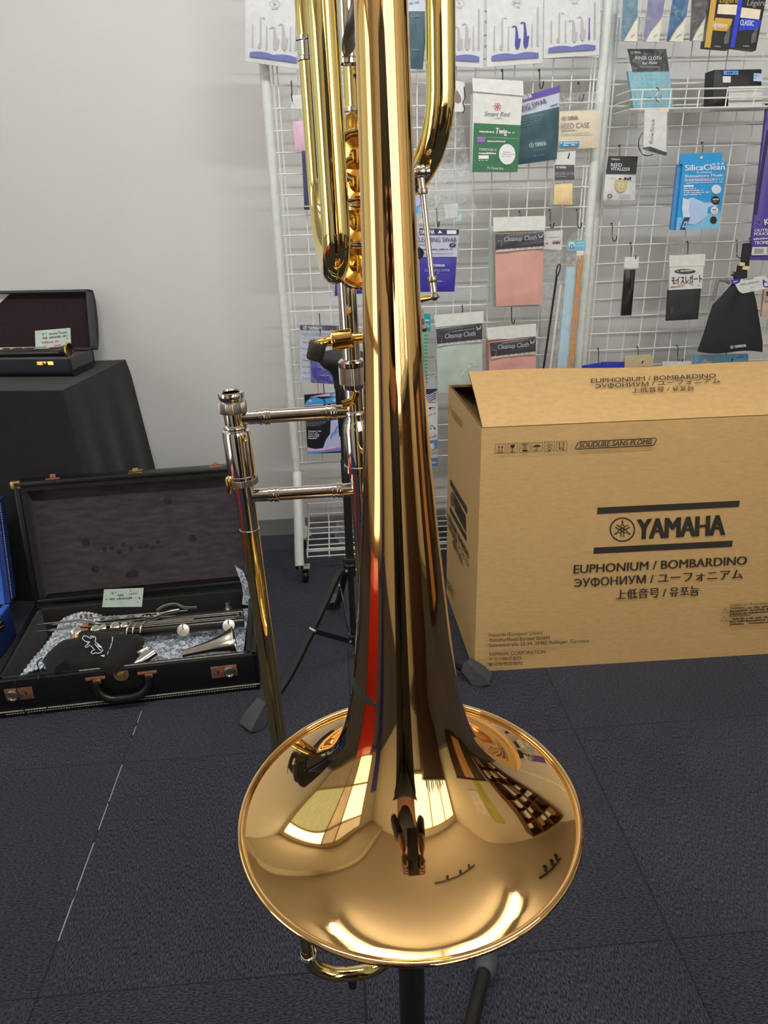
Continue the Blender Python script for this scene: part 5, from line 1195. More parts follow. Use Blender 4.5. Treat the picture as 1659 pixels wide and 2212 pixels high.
t, s = cleanup('grey green cleaning cloth pack just right of the bell', 2.03, (410, 1500), [(203, 1192), (592, 1160), (590, 1252), (218, 1285)], [(222, 1300), (580, 1254), (580, 1380), (232, 1420)], [(222, 1295), (582, 1254), (584, 1790), (238, 1800)], MINT, ((290, 1370), (526, 1348)), ((232, 1412), (580, 1376)))
for x, y in ((450, 1612), (478, 1588)): s.ring(x, y, 8, 8, 4, CARD, 10)
s.stroke([(490, 1548), (520, 1545), (512, 1570), (540, 1572), (528, 1560)], 6, CARD); s.smallprint((415, 1660), (440, 1632), 20, CARD); s.done(t)
hook(425, 1130, YL, K6, 'wire hook holding the grey green cloth pack')
t, s = cleanup('pink cleaning cloth pack low on the rack, its end hidden by the box', 2.02, (810, 1500), [(613, 1290), (1000, 1258), (1003, 1355), (625, 1385)], [(640, 1408), (995, 1362), (995, 1475), (648, 1520)], [(638, 1405), (998, 1360), (1002, 1830), (640, 1850)], PINK, ((700, 1455), (940, 1432)), ((648, 1510), (995, 1470)), -2); s.done(t)
t, s = pack('second pink cloth pack hanging behind the low pink one', 'cloth pack', 2.05, K6, 'cleaning_cloth_pack', at=(800, 1600)); s.slab('folded_cloth', [(616, 1380), (990, 1390), (990, 1840), (616, 1850)], PINK, t, .012, .003, 0, 8, wrinkle=.001); s.done(t)
hook(805, 1130, YL, K6, 'wire hook holding the low pink cloth pack')
# rods
t, s = pack('black flute cleaning rod in a clear sleeve with a price slip', 'cleaning rod', 2.05, K6, 'cleaning_rod', at=(1130, 1100))
s.slab('clear_sleeve', [(1062, 540), (1215, 532), (1196, 1650), (1030, 1660)], CLEAR, t, .004, .002, 0, 10, wrinkle=.001); s.slab('price_slip', [(1062, 538), (1208, 532), (1198, 684), (1060, 678)], WHITE, t, .0008, 0, .004); s.lift = .0046; s.smallprint((1075, 592), (1180, 586), 9, GREYP); s.smallprint((1128, 622), (1190, 618), 16, CM('rust_print', 190, 140, 130)); s.smallprint((1128, 640), (1190, 638), 20, BLACKP); s.smallprint((1075, 640), (1090, 640), 14, BLACKP); s.smallprint((1108, 732), (1218, 722), 16, GREYP)
b = MB(); b.tube([s.q(1158, 880, .008), s.q(1045, 1670, .008)], .0030, n=10); R_ = M('black_nylon_rod', (.014, .016, .022), .4); b.build('rod', R_, t)
b = MB(); b.tube([s.q(x, y, .008) for x, y in bez([V((1158, 885, 0)), V((1154, 850, 0)), V((1165, 805, 0)), V((1178, 795, 0)), V((1185, 806, 0)), V((1178, 850, 0)), V((1164, 885, 0))], 5) for x, y in ((x, y),)] if False else [s.q(p.x, p.y, .008) for p in bez([(1158, 885, 0), (1154, 850, 0), (1165, 805, 0), (1178, 795, 0), (1185, 806, 0), (1178, 850, 0), (1164, 885, 0)], 5)], .0018, n=8); b.build('eye_loop', R_, t); s.done(t)
b = MB(); b.tube([s.q(1190, 955, .004), s.q(1105, 1640, .004)], .0042, n=10); tag(b.build('cleaning_rod', M('translucent_white_rod', ob(206, 206, 200), .4)), 'pale white rod in the sleeve behind the black cleaning rod', 'cleaning rod')
hook(1105, 385, YL, K6, 'long dark hook holding the black cleaning rod')
t, s = pack('flute swab set with wooden stick and pale blue cloth beside the rack post', 'cleaning set', 2.045, K6, 'cleaning_set', at=(1280, 1000))
s.slab('clear_sleeve', [(1246, 610), (1300, 545), (1392, 545), (1290, 1700), (1150, 1700)], CLEAR, t, .002, 0, -.001); s.slab('header_card', [(1246, 614), (1387, 612), (1385, 690), (1244, 692)], CM('sky_blue_card', 104, 180, 206), t, .002, 0, .002); s.slab('blue_cloth', [(1240, 812), (1316, 822), (1235, 1700), (1160, 1700)], CM('pale_blue_cloth', 168, 196, 212, .8), t, .006, .002, 0, 8); s.slab('price_sticker', [(1315, 692), (1370, 690), (1368, 726), (1316, 728)], M('cream_sticker', ob(228, 214, 190)), t, .0006, 0, .0026); s.lift = .0028
s.disc(1278, 645, 24, 26, CARD, 18); s.stroke([(1272, 640), (1268, 675)], 8, CM('dark_teal_ink', 40, 70, 90)); s.stroke([(1285, 640), (1290, 675)], 8, CM('dark_teal_ink', 1, 1, 1)); s.text('swab set', (1312, 660), (1378, 656), 16, WP); s.smallprint((1312, 634), (1375, 630), 8, WP); s.done(t)
for a_, c_ in (((1352, 735), (1270, 1700)), ((1328, 760), (1248, 1700))):
    b = MB(); b.tube([s.q(*a_, .008), s.q(*c_, .008)], .0032, n=10); b.build('wooden_stick', CM('honey_wood', 200, 142, 84, .6), t)
hook(1318, 385, YL, K6, 'double wire hook holding the flute swab set')
# lower left of the rack
t, s = pack('white and blue mouthpiece swab pack behind the gold hand rest', 'swab pack', 2.06, K3, 'swab_pack', at=(830, 280))
s.slab('insert_card', [(700, 66), (960, 72), (956, 455), (702, 448)], CM('swab_card', 1, 1, 1), t, .004); s.slab('swab_cloth', [(768, 262), (948, 266), (938, 458), (776, 448)], BLUE, t, .006, .003, .006, 8, wrinkle=.0006); s.slab('clear_sleeve', [(695, 20), (965, 26), (958, 458), (700, 452)], CLEAR, t, .002, .001, .0098, 10, wrinkle=.001)
s.flat([(700, 66), (960, 72), (960, 106), (701, 102)], NAVY); yamaha(s, (720, 98), (845, 102), 24, WP); s.text('MOUTHPIECE SWAB', (718, 142), (950, 146), 22, LINEP); s.smallprint((718, 158), (800, 160), 7, GREYP)
for k in range(7): s.smallprint((718, 186 + 40 * k), (768, 187 + 40 * k), 12 if k % 3 == 0 else 7, GREYP)
s.lift = .0122; yamaha(s, (822, 322), (890, 324), 13, M('silver_print', (1, 1, 1))); s.text('MOUTHPIECE', (818, 346), (908, 347), 10, M('silver_print', (1, 1, 1))); s.text('SWAB', (845, 360), (882, 361), 9, M('silver_print', (1, 1, 1))); s.smallprint((835, 398), (896, 398), 7, M('silver_print', (1, 1, 1))); s.done(t)
hook(830, 5, YL, K3, 'wire hook holding the mouthpiece swab pack')
t, s = pack('black card pack with blue and pink waves, behind the slide brace', 'card pack', 2.055, K3, 'card_pack', at=(860, 720))
BK2 = CM('black_card', 26, 28, 36, .35); CYA = CM('bright_blue_wave', 60, 150, 210); PKW = CM('pink_wave', 216, 170, 206); LAV = CM('lavender_print', 176, 180, 220)
s.slab('card', [(728, 533), (1006, 512), (1010, 914), (752, 922)], BK2, t, .006)
s.flat([(760, 545), (900, 518), (1006, 512), (1006, 535), (900, 540)], PKW); s.flat([(732, 600), (740, 575), (770, 552), (800, 545), (850, 560), (905, 548), (960, 528), (1006, 530), (1006, 560), (940, 585), (880, 590), (800, 596)], CYA); s.flat([(895, 520), (940, 516), (900, 545)], CYA); s.disc(768, 572, 12, 9, LAV); s.disc(930, 565, 14, 11, LAV); s.flat([(735, 600), (860, 592), (850, 600), (736, 606)], PKW)
s.flat([(905, 700), (960, 690), (1008, 690), (1010, 880), (850, 895), (872, 830), (900, 790)], LAV); s.stroke([(905, 820), (915, 795), (935, 775), (945, 745), (962, 735)], 10, CM('ink_blue_bits', 70, 120, 190)); s.stroke([(925, 800), (940, 790), (950, 770)], 6, CYA)
s.flat([(750, 878), (800, 890), (870, 882), (1010, 868), (1010, 890), (870, 905), (751, 905)], PKW); s.flat([(751, 905), (870, 898), (1010, 885), (1010, 900), (752, 922)], CYA); s.flat([(820, 905), (930, 885), (1010, 878), (900, 905)], CM('violet_wave', 150, 120, 200))
for k in range(4): s.smallprint((742, 712 + 9 * k), (880 - 14 * k, 709 + 9 * k), 4, GREYP)
for k in range(5): s.disc(760, 771 + 12 * k, 4, 4, WP, 8); s.smallprint((768, 775 + 12 * k), ((845, 822, 830, 826, 815)[k], 774 + 12 * k), 7, WP)
s.text('Profs', (942, 892), (996, 888), 14, CM('magenta_script', 190, 60, 140), shear=.3); s.done(t)
hook(858, 470, YL, K3, 'wire hook holding the black card pack with waves')
t, s = pack('small bright blue pack peeking out right of the bell neck', 'small pack', 2.075, K6, 'small_pack', at=(80, 250)); s.slab('pouch', [(0, 110), (90, 108), (110, 400), (20, 408)], CM('azure_print', 96, 168, 222, .35), t, .006, .002, 0, 6, wrinkle=.0008); s.lift = .003; s.flat([(60, 230), (98, 225), (104, 330), (64, 350)], LAV); s.done(t)
t, s = pack('teal comb pack standing just right of the bell neck', 'comb pack', 2.06, K6, 'comb_pack', at=(150, 1400)); TQ = CM('turquoise_card', 0, 150, 166, .4); s.slab('header_card', [(60, 1178), (178, 1184), (178, 1320), (62, 1316)], TQ, t, .004); s.slab('comb', [(64, 1326), (160, 1326), (152, 1760), (70, 1760)], CM('green_comb', 110, 176, 150, .4), t, .004); s.lift = .0006
s.rect(130, 1228, 172, 1236, WP); s.smallprint((130, 1285), (170, 1285), 22, WP)
for k in range(14): s.rect(128, 1345 + k * 28, 158, 1355 + k * 28, CM('deep_green_comb', 60, 130, 104))
s.done(t)
t, s = pack('tall white pack with drawn eyes, right of the bell under the teal pack', 'card pack', 2.06, K8, 'card_pack', at=(1500, 500)); s.slab('card', [(1250, 108), (1586, 100), (1582, 965), (1290, 970)], CARD, t, .006)
s.flat([(1250, 108), (1586, 100), (1580, 112), (1500, 160), (1400, 170)], NAVY); 
for k in range(4): s.flat([(1440 + 10 * k, 190 + 18 * k), (1560, 120 + 26 * k), (1565, 132 + 26 * k), (1445 + 10 * k, 200 + 18 * k)], LILAC)
for y in (262, 318): s.stroke([(1478, y + 6), (1500, y - 8), (1530, y - 10), (1568, y + 2)], [3, 7, 6, 2], BLACKP)
s.disc(1500, 322, 12, 9, BLACKP, 12); s.smallprint((1480, 405), (1560, 380), 16, LINEP); s.stroke([(1500, 515), (1530, 515), (1550, 548)], 7, NAVY); s.flat([(1536, 548), (1562, 535), (1556, 560)], NAVY); s.ring(1502, 545, 10, 10, 4, SAXB, 12); s.stroke([(1490, 590), (1515, 598), (1552, 600)], 6, CM('pink_smear', 230, 190, 190))
s.text('CLEAR UP!', (1400, 690), (1575, 640), 26, NAVY, bold=.01); s.flat([(1400, 700), (1500, 680), (1583, 665), (1583, 770), (1545, 760), (1540, 705), (1420, 720)], CM('mid_blue_art', 90, 140, 190)); s.flat([(1505, 875), (1583, 872), (1583, 965), (1508, 965)], CM('mid_blue_art', 1, 1, 1)); s.rect(1518, 915, 1570, 938, CM('pink_smear', 1, 1, 1)); s.smallprint((1515, 840), (1570, 815), 22, GREYP); s.smallprint((1515, 800), (1560, 780), 22, GREYP); s.done(t)
# ---- right rack
def blister(label, q, ins, col, at):
    t, s = pack(label, 'reed cushion pack', 2.075, K5, 'blister_pack', at=at, group='blister packs along the top of the right rack')
    s.slab('insert_card', ins, col, t, .004); (x0, y0), (x1, y1), (x2, y2), (x3, y3) = ins
    s.flat([(x2 + (x1 - x2) * .5, y2 + (y1 - y2) * .5), (x2, y2), (x3 + (x2 - x3) * .15, y3), (x3 + (x2 - x3) * .55, y3 - 90)], CM('cream_wedge', 220, 216, 200)); s.stroke([(x3 + (x2 - x3) * .15, y3), (x3 + (x2 - x3) * .5, y3 - 85), (x2 + (x1 - x2) * .5, y2 + (y1 - y2) * .5)], 6, CM('beige_line', 190, 176, 156)); s.smallprint((x3 + (x2 - x3) * .55, y3 - 20), (x2 - 8, y2 - 60), 22, GREYP); s.smallprint((x0 + 30, y0 + 55), (x1 - 30, y1 + 55), 14, CARD)
    s.slab('blister', q, CLEAR, t, .010, .006, .010, 6); s.done(t)
blister('light blue blister pack, leftmost of the four along the top', [(375, -80), (532, -80), (526, 395), (352, 385)], [(395, -70), (520, -70), (512, 365), (372, 362)], CM('light_blue_card', 128, 172, 200), (450, 200))
blister('lavender blister pack, second of the four along the top', [(605, -80), (778, -80), (712, 388), (543, 380)], [(620, -70), (765, -70), (700, 370), (566, 365)], CM('lavender_card', 166, 170, 210), (650, 200))
blister('strong blue blister pack, third of the four along the top', [(815, -80), (986, -80), (918, 398), (748, 385)], [(835, -70), (975, -70), (912, 368), (772, 362)], CM('strong_blue_card', 70, 130, 186), (860, 200))
blister('taupe blister pack, fourth along the top, beside the gold reed box', [(985, -80), (1152, -80), (1112, 378), (962, 368)], [(1000, -70), (1138, -70), (1096, 360), (976, 356)], CM('taupe_card', 112, 104, 108), (1060, 200))
def reedbox(label, q, spine, col, name, nm, at, pr):
    t, s = pack(label, 'reed box', 2.06, K5, 'reed_box', at=at)
    s.slab('carton', q, M('reed_box_black', ob(30, 29, 34), .35), t, .022); s.flat(spine, col); s.flat(pr[0], col)
    (x0, y0), (x1, y1) = pr[1]; s.text(nm, (x0, y0), (x1, y1), 46, CARD, shear=.3 if nm[0] == 'S' else 0, bold=.02); s.text('Légère', pr[2][0], pr[2][1], 52, CM('gold_script', 190, 150, 60) if nm[0] == 'S' else GREYP, shear=.3, bold=.015); s.flat(pr[3], M('cream_sticker', (1, 1, 1))); s.flat(pr[4], M('clear_reed', ob(92, 92, 98), .25)); s.smallprint(pr[5][0], pr[5][1], 14, GREYP); s.done(t)
reedbox('black and gold reed box hanging at the top of the right rack', [(1165, -60), (1425, -60), (1322, 432), (1100, 415)], [(1165, -60), (1215, -60), (1152, 418), (1100, 415)], CM('gold_print', 196, 158, 62), 'gold', 'Signature', (1260, 200), ([(1195, 155), (1348, 166), (1318, 276), (1172, 266)], ((1168, 232), (1300, 244)), ((1232, 22), (1395, 26)), [(1222, 38), (1388, 42), (1376, 132), (1210, 122)], [(1332, 212), (1310, 380), (1272, 390), (1268, 330)], ((1185, 412), (1240, 416))))
reedbox('black and blue reed box, right of the gold one', [(1405, -60), (1652, -60), (1553, 442), (1325, 412)], [(1405, -60), (1445, -60), (1362, 420), (1325, 412)], CM('vivid_blue_print', 36, 62, 196), 'blue', 'CLASSIC', (1500, 200), ([(1428, 158), (1600, 178), (1572, 262), (1400, 266)], ((1412, 220), (1532, 228)), ((1470, 48), (1640, 52)), [(1425, 66), (1594, 86), (1578, 172), (1412, 154)], [(1570, 215), (1545, 370), (1505, 382), (1512, 310)], ((1425, 408), (1490, 412))))
AQ = CM('aqua_microfibre', 128, 182, 196, .8, noise=.06, ns=120)
t, s = pack('aqua cleaning cloth pack with a black header, behind the wire shelf rail', 'cloth pack', 2.11, K5, 'cleaning_cloth_pack', at=(620, 700)); s.slab('folded_cloth', [(432, 622), (792, 618), (828, 950), (482, 960)], AQ, t, .012, .003, 0, 10, wrinkle=.0008); s.slab('header_card', [(425, 430), (762, 432), (790, 622), (470, 628)], CM('black_card', 1, 1, 1), t, .003, 0, .003); s.slab('clear_sleeve', [(402, 425), (764, 428), (830, 955), (480, 965)], CLEAR, t, .002, .001, .0045, 12, wrinkle=.0012); s.lift = .0038
yamaha(s, (450, 470), (538, 470), 18, WP); s.text('INNER CLOTH', (490, 525), (718, 528), 30, WP); s.text('for Flute', (550, 568), (682, 562), 24, WP, shear=.3); s.stroke([(530, 588), (706, 590)], 3, WP)
for i in range(9):
    for j in range(8): s.stroke([(455 + i * 40 + j * 6, 645 + j * 38), (475 + i * 40 + j * 6, 665 + j * 38)], 3, CM('aqua_shadow_print', 112, 166, 182))
s.smallprint((585, 872), (700, 868), 18, CM('teal_ink', 50, 120, 140)); s.done(t)
t, s = pack('black pencil case with paper slips standing on the wire shelf', 'pouch', 2.085, K5, 'pencil_case', at=(1400, 780)); s.slab('case_body', [(1190, 612), (1602, 606), (1600, 930), (1172, 935)], CM('black_nylon', 34, 36, 40, .45), t, .05, .008, 0, 12); s.slab('paper_slips', [(1300, 762), (1596, 756), (1590, 936), (1296, 938)], WHITE, t, .001, .0, .0085); s.lift = .0082
s.rect(1255, 622, 1385, 660, CM('blue_tape', 92, 140, 214)); s.smallprint((1285, 648), (1360, 646), 18, NAVY); s.rect(1248, 672, 1318, 728, CARD); s.flat([(1520, 645), (1596, 650), (1594, 720), (1515, 714)], CM('pale_blue_tag', 176, 196, 226)); s.text('OVC', (1524, 698), (1570, 668), 36, SAXB, shear=.2); s.lift = .0092
for k in range(3): s.stroke([(1300, 810 + 45 * k), (1592, 800 + 45 * k)], 4, CM('slip_shadow_print', 150, 146, 140))
s.smallprint((1365, 800), (1500, 796), 10, CM('faint_red', 220, 190, 180)); s.done(t)
t, s = pack('clear pack with a handwritten white card, hung below the wire shelf', 'stick pack', 2.01, K5, 'stick_pack', at=(660, 1100)); s.slab('card', [(580, 958), (776, 955), (765, 1338), (566, 1288)], CARD, t, .002); s.slab('clear_sleeve', [(530, 950), (785, 945), (768, 1362), (518, 1372)], CLEAR, t, .012, .004, .004, 10, wrinkle=.001); s.slab('black_stick', [(570, 1292), (620, 1284), (772, 1338), (765, 1362), (735, 1356), (575, 1308)], BLACK, t, .008, 0, .003); s.lift = .0004
s.text('flowStick', (650, 1262), (668, 1042), 34, BLACKP, shear=.1); s.smallprint((730, 1222), (742, 1082), 12, GREYP)
b = MB(); b.tube([s.q(p.x, p.y, .002) for p in bez([(560, 1160, 0), (530, 1210, 0), (524, 1280, 0), (550, 1345, 0), (600, 1365, 0), (650, 1352, 0)], 5)], .0014, n=6); b.build('cord', BLACK, t); s.flat([(712, 944), (790, 940), (788, 980), (710, 984)], M('cream_sticker', (1, 1, 1))); s.done(t)
b = MB(); q = s.q(670, 780, 0); pts = [s.q(x, y, .01) for x, y in ((640, 800), (650, 778), (672, 775), (688, 800), (660, 850), (675, 892), (700, 885), (712, 830))]; b.tube(bez(pts, 5), .0013, n=8); tag(b.build('s_hook', STEEL), 'small S shaped wire hook on the wire shelf rail above the handwritten white card', 'hook')
t, s = pack('white reed pack with a gold disc and black header, beside the right rack post', 'reed pack', 2.085, K5, 'reed_pack', at=(370, 1500)); s.slab('sachet', [(238, 1520), (500, 1525), (494, 1752), (213, 1752)], M('white_foil', ob(204, 205, 206), .35), t, .006, .003, 0, 8, wrinkle=.0006); s.slab('header_card', [(260, 1368), (516, 1370), (500, 1526), (238, 1522)], BK2, t, .003, 0, .003); s.lift = .0045
s.text("D'Addario", (282, 1404), (356, 1404), 17, WP, bold=.01); s.text('REED', (276, 1460), (372, 1462), 30, WP, bold=.015); s.text('VITALIZER', (274, 1494), (444, 1498), 28, WP, bold=.015); s.disc(362, 1622, 56, 62, CM('gold_disc', 190, 176, 122), 32); s.text('72', (335, 1642), (388, 1642), 40, CARD, bold=.03); s.smallprint((272, 1562), (330, 1562), 8, GREYP); s.smallprint((345, 1576), (452, 1576), 24, BLACKP); s.ring(266, 1718, 17, 17, 6, BLACKP, 16)
for k in range(4): s.smallprint((345, 1705 + 11 * k), (450, 1705 + 11 * k), 5, GREYP)
s.done(t); hook(350, 1290, YR, K5, 'wire hook holding the white reed pack with the gold disc')
# blue mask pack
t, s = pack('bright blue face mask pack with a white mask drawn on it', 'mask pack', 2.07, K9, 'mask_pack', at=(850, 900)); AZ = CM('azure_carton', 30, 146, 208, .35); AZL = CM('pale_azure_print', 120, 184, 220)
s.slab('carton', [(510, 312), (1386, 268), (1226, 1605), (365, 1636)], AZ, t, .02); s.slab('carton_side', [(446, 318), (512, 312), (366, 1636), (300, 1622)], CM('side_azure', 76, 138, 196), t, .01, 0, -.012); s.slab('hang_tab', [(460, 112), (1300, 85), (1286, 276), (448, 320)], AZ, t, .002, 0, -.002); s.lift = .0006
s.disc(874, 186, 30, 26, CARD, 18); s.flat([(395, 1380), (520, 1380), (700, 1250), (1265, 1270), (1226, 1605), (365, 1636)], AZL)
s.text('SilicaClean', (555, 448), (1335, 425), 112, WP, bold=.035); s.smallprint((1090, 335), (1325, 322), 34, WP); s.text('Produced by', (778, 503), (1085, 492), 34, WP, bold=.02); s.text('Shimamura Music', (542, 585), (1305, 560), 52, M('pale_pink_print', ob(238, 226, 236)), bold=.03); s.text('[管楽器用]抗菌消臭立体マスク', (538, 668), (1300, 640), 56, WP, bold=.015); s.smallprint((535, 706), (1290, 680), 18, WP); s.flat([(520, 740), (718, 732), (714, 770), (518, 776)], M('pale_pink_print', (1, 1, 1)))
for k, x in enumerate((755, 905, 1050, 860)): s.smallprint((515, 818 + 42 * k), (x, 808 + 40 * k), 26, WP)
s.disc(1165, 818, 96, 92, CM('pale_mask', 206, 214, 232), 32); s.flat([(500, 985), (590, 1022), (690, 980), (930, 1085), (1080, 1085), (1200, 1130), (1050, 1290), (900, 1420), (740, 1530), (600, 1510), (500, 1400), (480, 1200)], CM('mask_blue_white', 168, 194, 226)); s.flat([(500, 985), (590, 1022), (660, 1000), (620, 1200), (640, 1380), (520, 1380), (480, 1200)], CM('mask_white', 196, 214, 232))
s.flat([(1000, 1180), (1090, 1150), (1170, 1190), (1060, 1290), (985, 1310)], AZ); s.disc(1150, 1040, 84, 92, BLACKP, 28); s.smallprint((1095, 1035), (1215, 1030), 34, WP); s.smallprint((1110, 1075), (1195, 1068), 20, GREYP); s.disc(1127, 1240, 76, 80, CARD, 28); s.text('M', (1098, 1255), (1152, 1252), 44, BLACKP, bold=.03); s.smallprint((1070, 1290), (1180, 1286), 16, GREYP); s.disc(1107, 1430, 66, 74, BLACKP, 28)
s.flat([(525, 1375), (645, 1375), (540, 1630), (435, 1620)], CM('deep_blue_label', 30, 66, 100)); s.flat([(525, 1460), (595, 1460), (560, 1575), (480, 1575)], CM('pale_label_art', 170, 200, 220)); s.flat([(530, 1490), (565, 1490), (545, 1555), (510, 1555)], CM('deep_blue_label', 1, 1, 1)); s.done(t)
hook(1075, 1265, YR, K5, 'wire hook holding the blue face mask pack')
# right edge
PUR = CM('purple_pouch_print', 84, 64, 146, .35)
t, s = pack('purple trombone slide pouch pack cut off by the right edge', 'pouch pack', 2.075, K7, 'pouch_pack', at=(1620, 300)); s.slab('pouch', [(1650, -590), (1960, -590), (1760, 742), (1496, 736)], PUR, t, .01, .003, 0, 10, wrinkle=.0006); s.slab('dark_edge', [(1645, -400), (1672, -400), (1560, 340), (1535, 340)], CM('dark_violet_edge', 44, 38, 66, .3), t, .002, 0, .002); s.lift = .0042
s.text('OUTER SLIDE', (1534, 490), (1790, 480), 24, WP, bold=.03); s.text('POUCH SET', (1530, 522), (1745, 514), 26, WP, bold=.03); s.smallprint((1524, 560), (1700, 550), 16, WP); s.text('TROMBONE', (1530, 600), (1735, 594), 30, WP, bold=.03); s.flat([(1512, 622), (1770, 620), (1768, 690), (1503, 694)], CARD); s.rect(1530, 635, 1612, 680, GREYP); s.rect(1640, 630, 1662, 684, GREYP)
s.text('K', (1622, 430), (1662, 425), 52, CARD, bold=.05); s.stroke([(1545, 385), (1570, 380), (1590, 410), (1575, 440), (1560, 420)], 9, LILAC); s.done(t)
t, s = pack('narrow black strap pack on a white tag', 'strap pack', 2.10, K7, 'strap_pack', at=(450, 900)); s.slab('pouch', [(405, 822), (498, 820), (462, 1222), (372, 1224)], CM('glossy_black_pouch', 34, 30, 32, .25), t, .006, .003, 0, 8, wrinkle=.001); s.slab('header_card', [(405, 712), (530, 708), (524, 808), (396, 808)], CARD, t, .002); s.done(t)
hook(450, 600, YR, K7, 'white tipped hook holding the narrow black strap pack')
t, s = pack('dark cloth pack with bold brush lettering in Japanese', 'cloth pack', 2.085, K7, 'cloth_pack', at=(930, 980)); s.slab('folded_cloth', [(786, 1000), (1072, 985), (1046, 1256), (770, 1270)], CM('charcoal_green_cloth', 36, 44, 46, .6), t, .008, .003, 0, 10, wrinkle=.0005); s.slab('header_card', [(795, 698), (1113, 682), (1104, 785), (793, 796)], CARD, t, .002); s.slab('label_card', [(795, 802), (1092, 790), (1074, 985), (786, 1000)], CARD, t, .003, 0, .003); s.lift = .0042
s.disc(926, 836, 92, 22, M('grey_oval', ob(70, 70, 74)), 28); s.smallprint((860, 840), (992, 832), 15, CARD); s.text('モイスレガート', (812, 946), (1074, 928), 66, BLACKP, bold=.02, shear=.1); s.stroke([(830, 925), (880, 955), (950, 935), (1000, 950)], 7, CM('red_brush', 226, 150, 130)); s.smallprint((800, 978), (920, 968), 12, LINEP); s.smallprint((1035, 962), (1052, 960), 9, BLACKP)
s.lift = .0034; s.flat([(800, 1140), (828, 1140), (822, 1210), (796, 1212)], CM('brown_patch', 66, 60, 50)); s.done(t)
hook(945, 590, YR, K7, 'white tipped hook holding the dark cloth pack with Japanese lettering')
# black drawstring bag
t, s = pack('black drawstring bag with a white tag hanging from a strap', 'bag', 2.06, K7, 'drawstring_bag', at=(1350, 1250))
BN = CM('black_bag_cloth', 36, 37, 40, .85, noise=.1, ns=200, bump=.2, bs=500)
b = MB(); rowsL = [(1365, 900), (1330, 960), (1240, 1060), (1172, 1130), (1135, 1240), (1100, 1360), (1065, 1460), (1038, 1540)]; rowsR = [(1480, 900), (1528, 990), (1548, 1060), (1562, 1130), (1580, 1240), (1598, 1360), (1612, 1460), (1612, 1545)]
def bagf(u, v, sg):
    k = v * 7; i = min(6, int(k)); f = k - i
    lx, ly = [rowsL[i][j] * (1 - f) + rowsL[i + 1][j] * f for j in (0, 1)]; rx, ry = [rowsR[i][j] * (1 - f) + rowsR[i + 1][j] * f for j in (0, 1)]
    e = math.sin(PI * u) ** .6
    return s.q(lx + (rx - lx) * u, ly + (ry - ly) * u + 14 * math.sin(PI * u * 2) * (v > .99), sg * e * (.012 + .006 * math.sin(9 * u) * (1 - v)) * (1 - .55 * v ** 5))
b.grid(lambda u, v: bagf(u, v, 1), 24, 28); b.grid(lambda u, v: bagf(u, v, -1), 24, 28); bmesh.ops.remove_doubles(b.bm, verts=b.bm.verts, dist=1e-6); b.build('bag_body', BN, t, 80)
s.lift = .0135; yamaha(s, (1305, 1508), (1446, 1490), 26, WP); s.done(t, 'white_logo')
b = MB(); b.prism([s.q(x, y, .012) for x, y in ((1330, 912), (1612, 868), (1662, 930), (1662, 975), (1415, 1026), (1385, 1010))], s.n * .0012); tg = b.build('paper_tag', CARD, t)
s2 = Sheet(s.o + s.n * .0132, s.n, K7); s2.lift = .0003; s2.flat([(1330, 912), (1415, 898), (1420, 915), (1405, 935), (1375, 948), (1345, 945)], M('tag_blue', ob(50, 56, 170))); s2.smallprint((1356, 934), (1398, 924), 12, WP); yamaha(s2, (1440, 918), (1530, 902), 14, LINEP); s2.smallprint((1415, 960), (1590, 928), 14, GREYP); s2.smallprint((1500, 982), (1545, 972), 8, GREYP); s2.flat([(1612, 905), (1640, 925), (1662, 935), (1662, 980), (1622, 972), (1610, 945)], SAXB); s2.disc(1640, 950, 18, 18, CARD, 16); s2.done(tg, 'tag_print')
b = MB(); b.prism([s.q(x, y, .004) for x, y in ((1428, 592), (1480, 585), (1462, 800), (1405, 790))], s.n * .004); b.prism([s.q(x, y, -.001) for x, y in ((1470, 590), (1514, 590), (1486, 800), (1440, 800))], s.n * .004); b.build('strap', BN, t)
b = MB(); b.prism([s.q(x, y, .002) for x, y in ((1395, 752), (1440, 758), (1440, 790), (1392, 785))], s.n * .008); b.build('strap_ring', CM('beige_ring', 214, 196, 156), t)
b = MB(); b.prism([s.q(x, y, .002) for x, y in ((1425, 785), (1482, 790), (1478, 822), (1420, 818))], s.n * .008); b.build('strap_ring', CM('beige_ring', 1, 1, 1), t)
b = MB(); b.prism([s.q(x, y, -.004) for x, y in ((1360, 880), (1330, 870), (1372, 855), (1340, 838), (1385, 842), (1395, 780), (1470, 800), (1465, 905), (1365, 912))], s.n * .010); b.build('gathered_neck', BN, t)
b = MB(); b.tube([s.q(p.x, p.y, -.012) for p in bez([(1195, 1100, 0), (1235, 930, 0), (1262, 915, 0), (1300, 918, 0), (1340, 940, 0)], 6)], .005, n=8); b.build('drawcord', M('grey_shade_cord', ob(120, 118, 120)), t)
hook(1375, 580, YR, K7, 'bare hook next to the strap of the black drawstring bag'); hook(1495, 560, YR, K7, 'wire hook carrying the strap of the black drawstring bag')
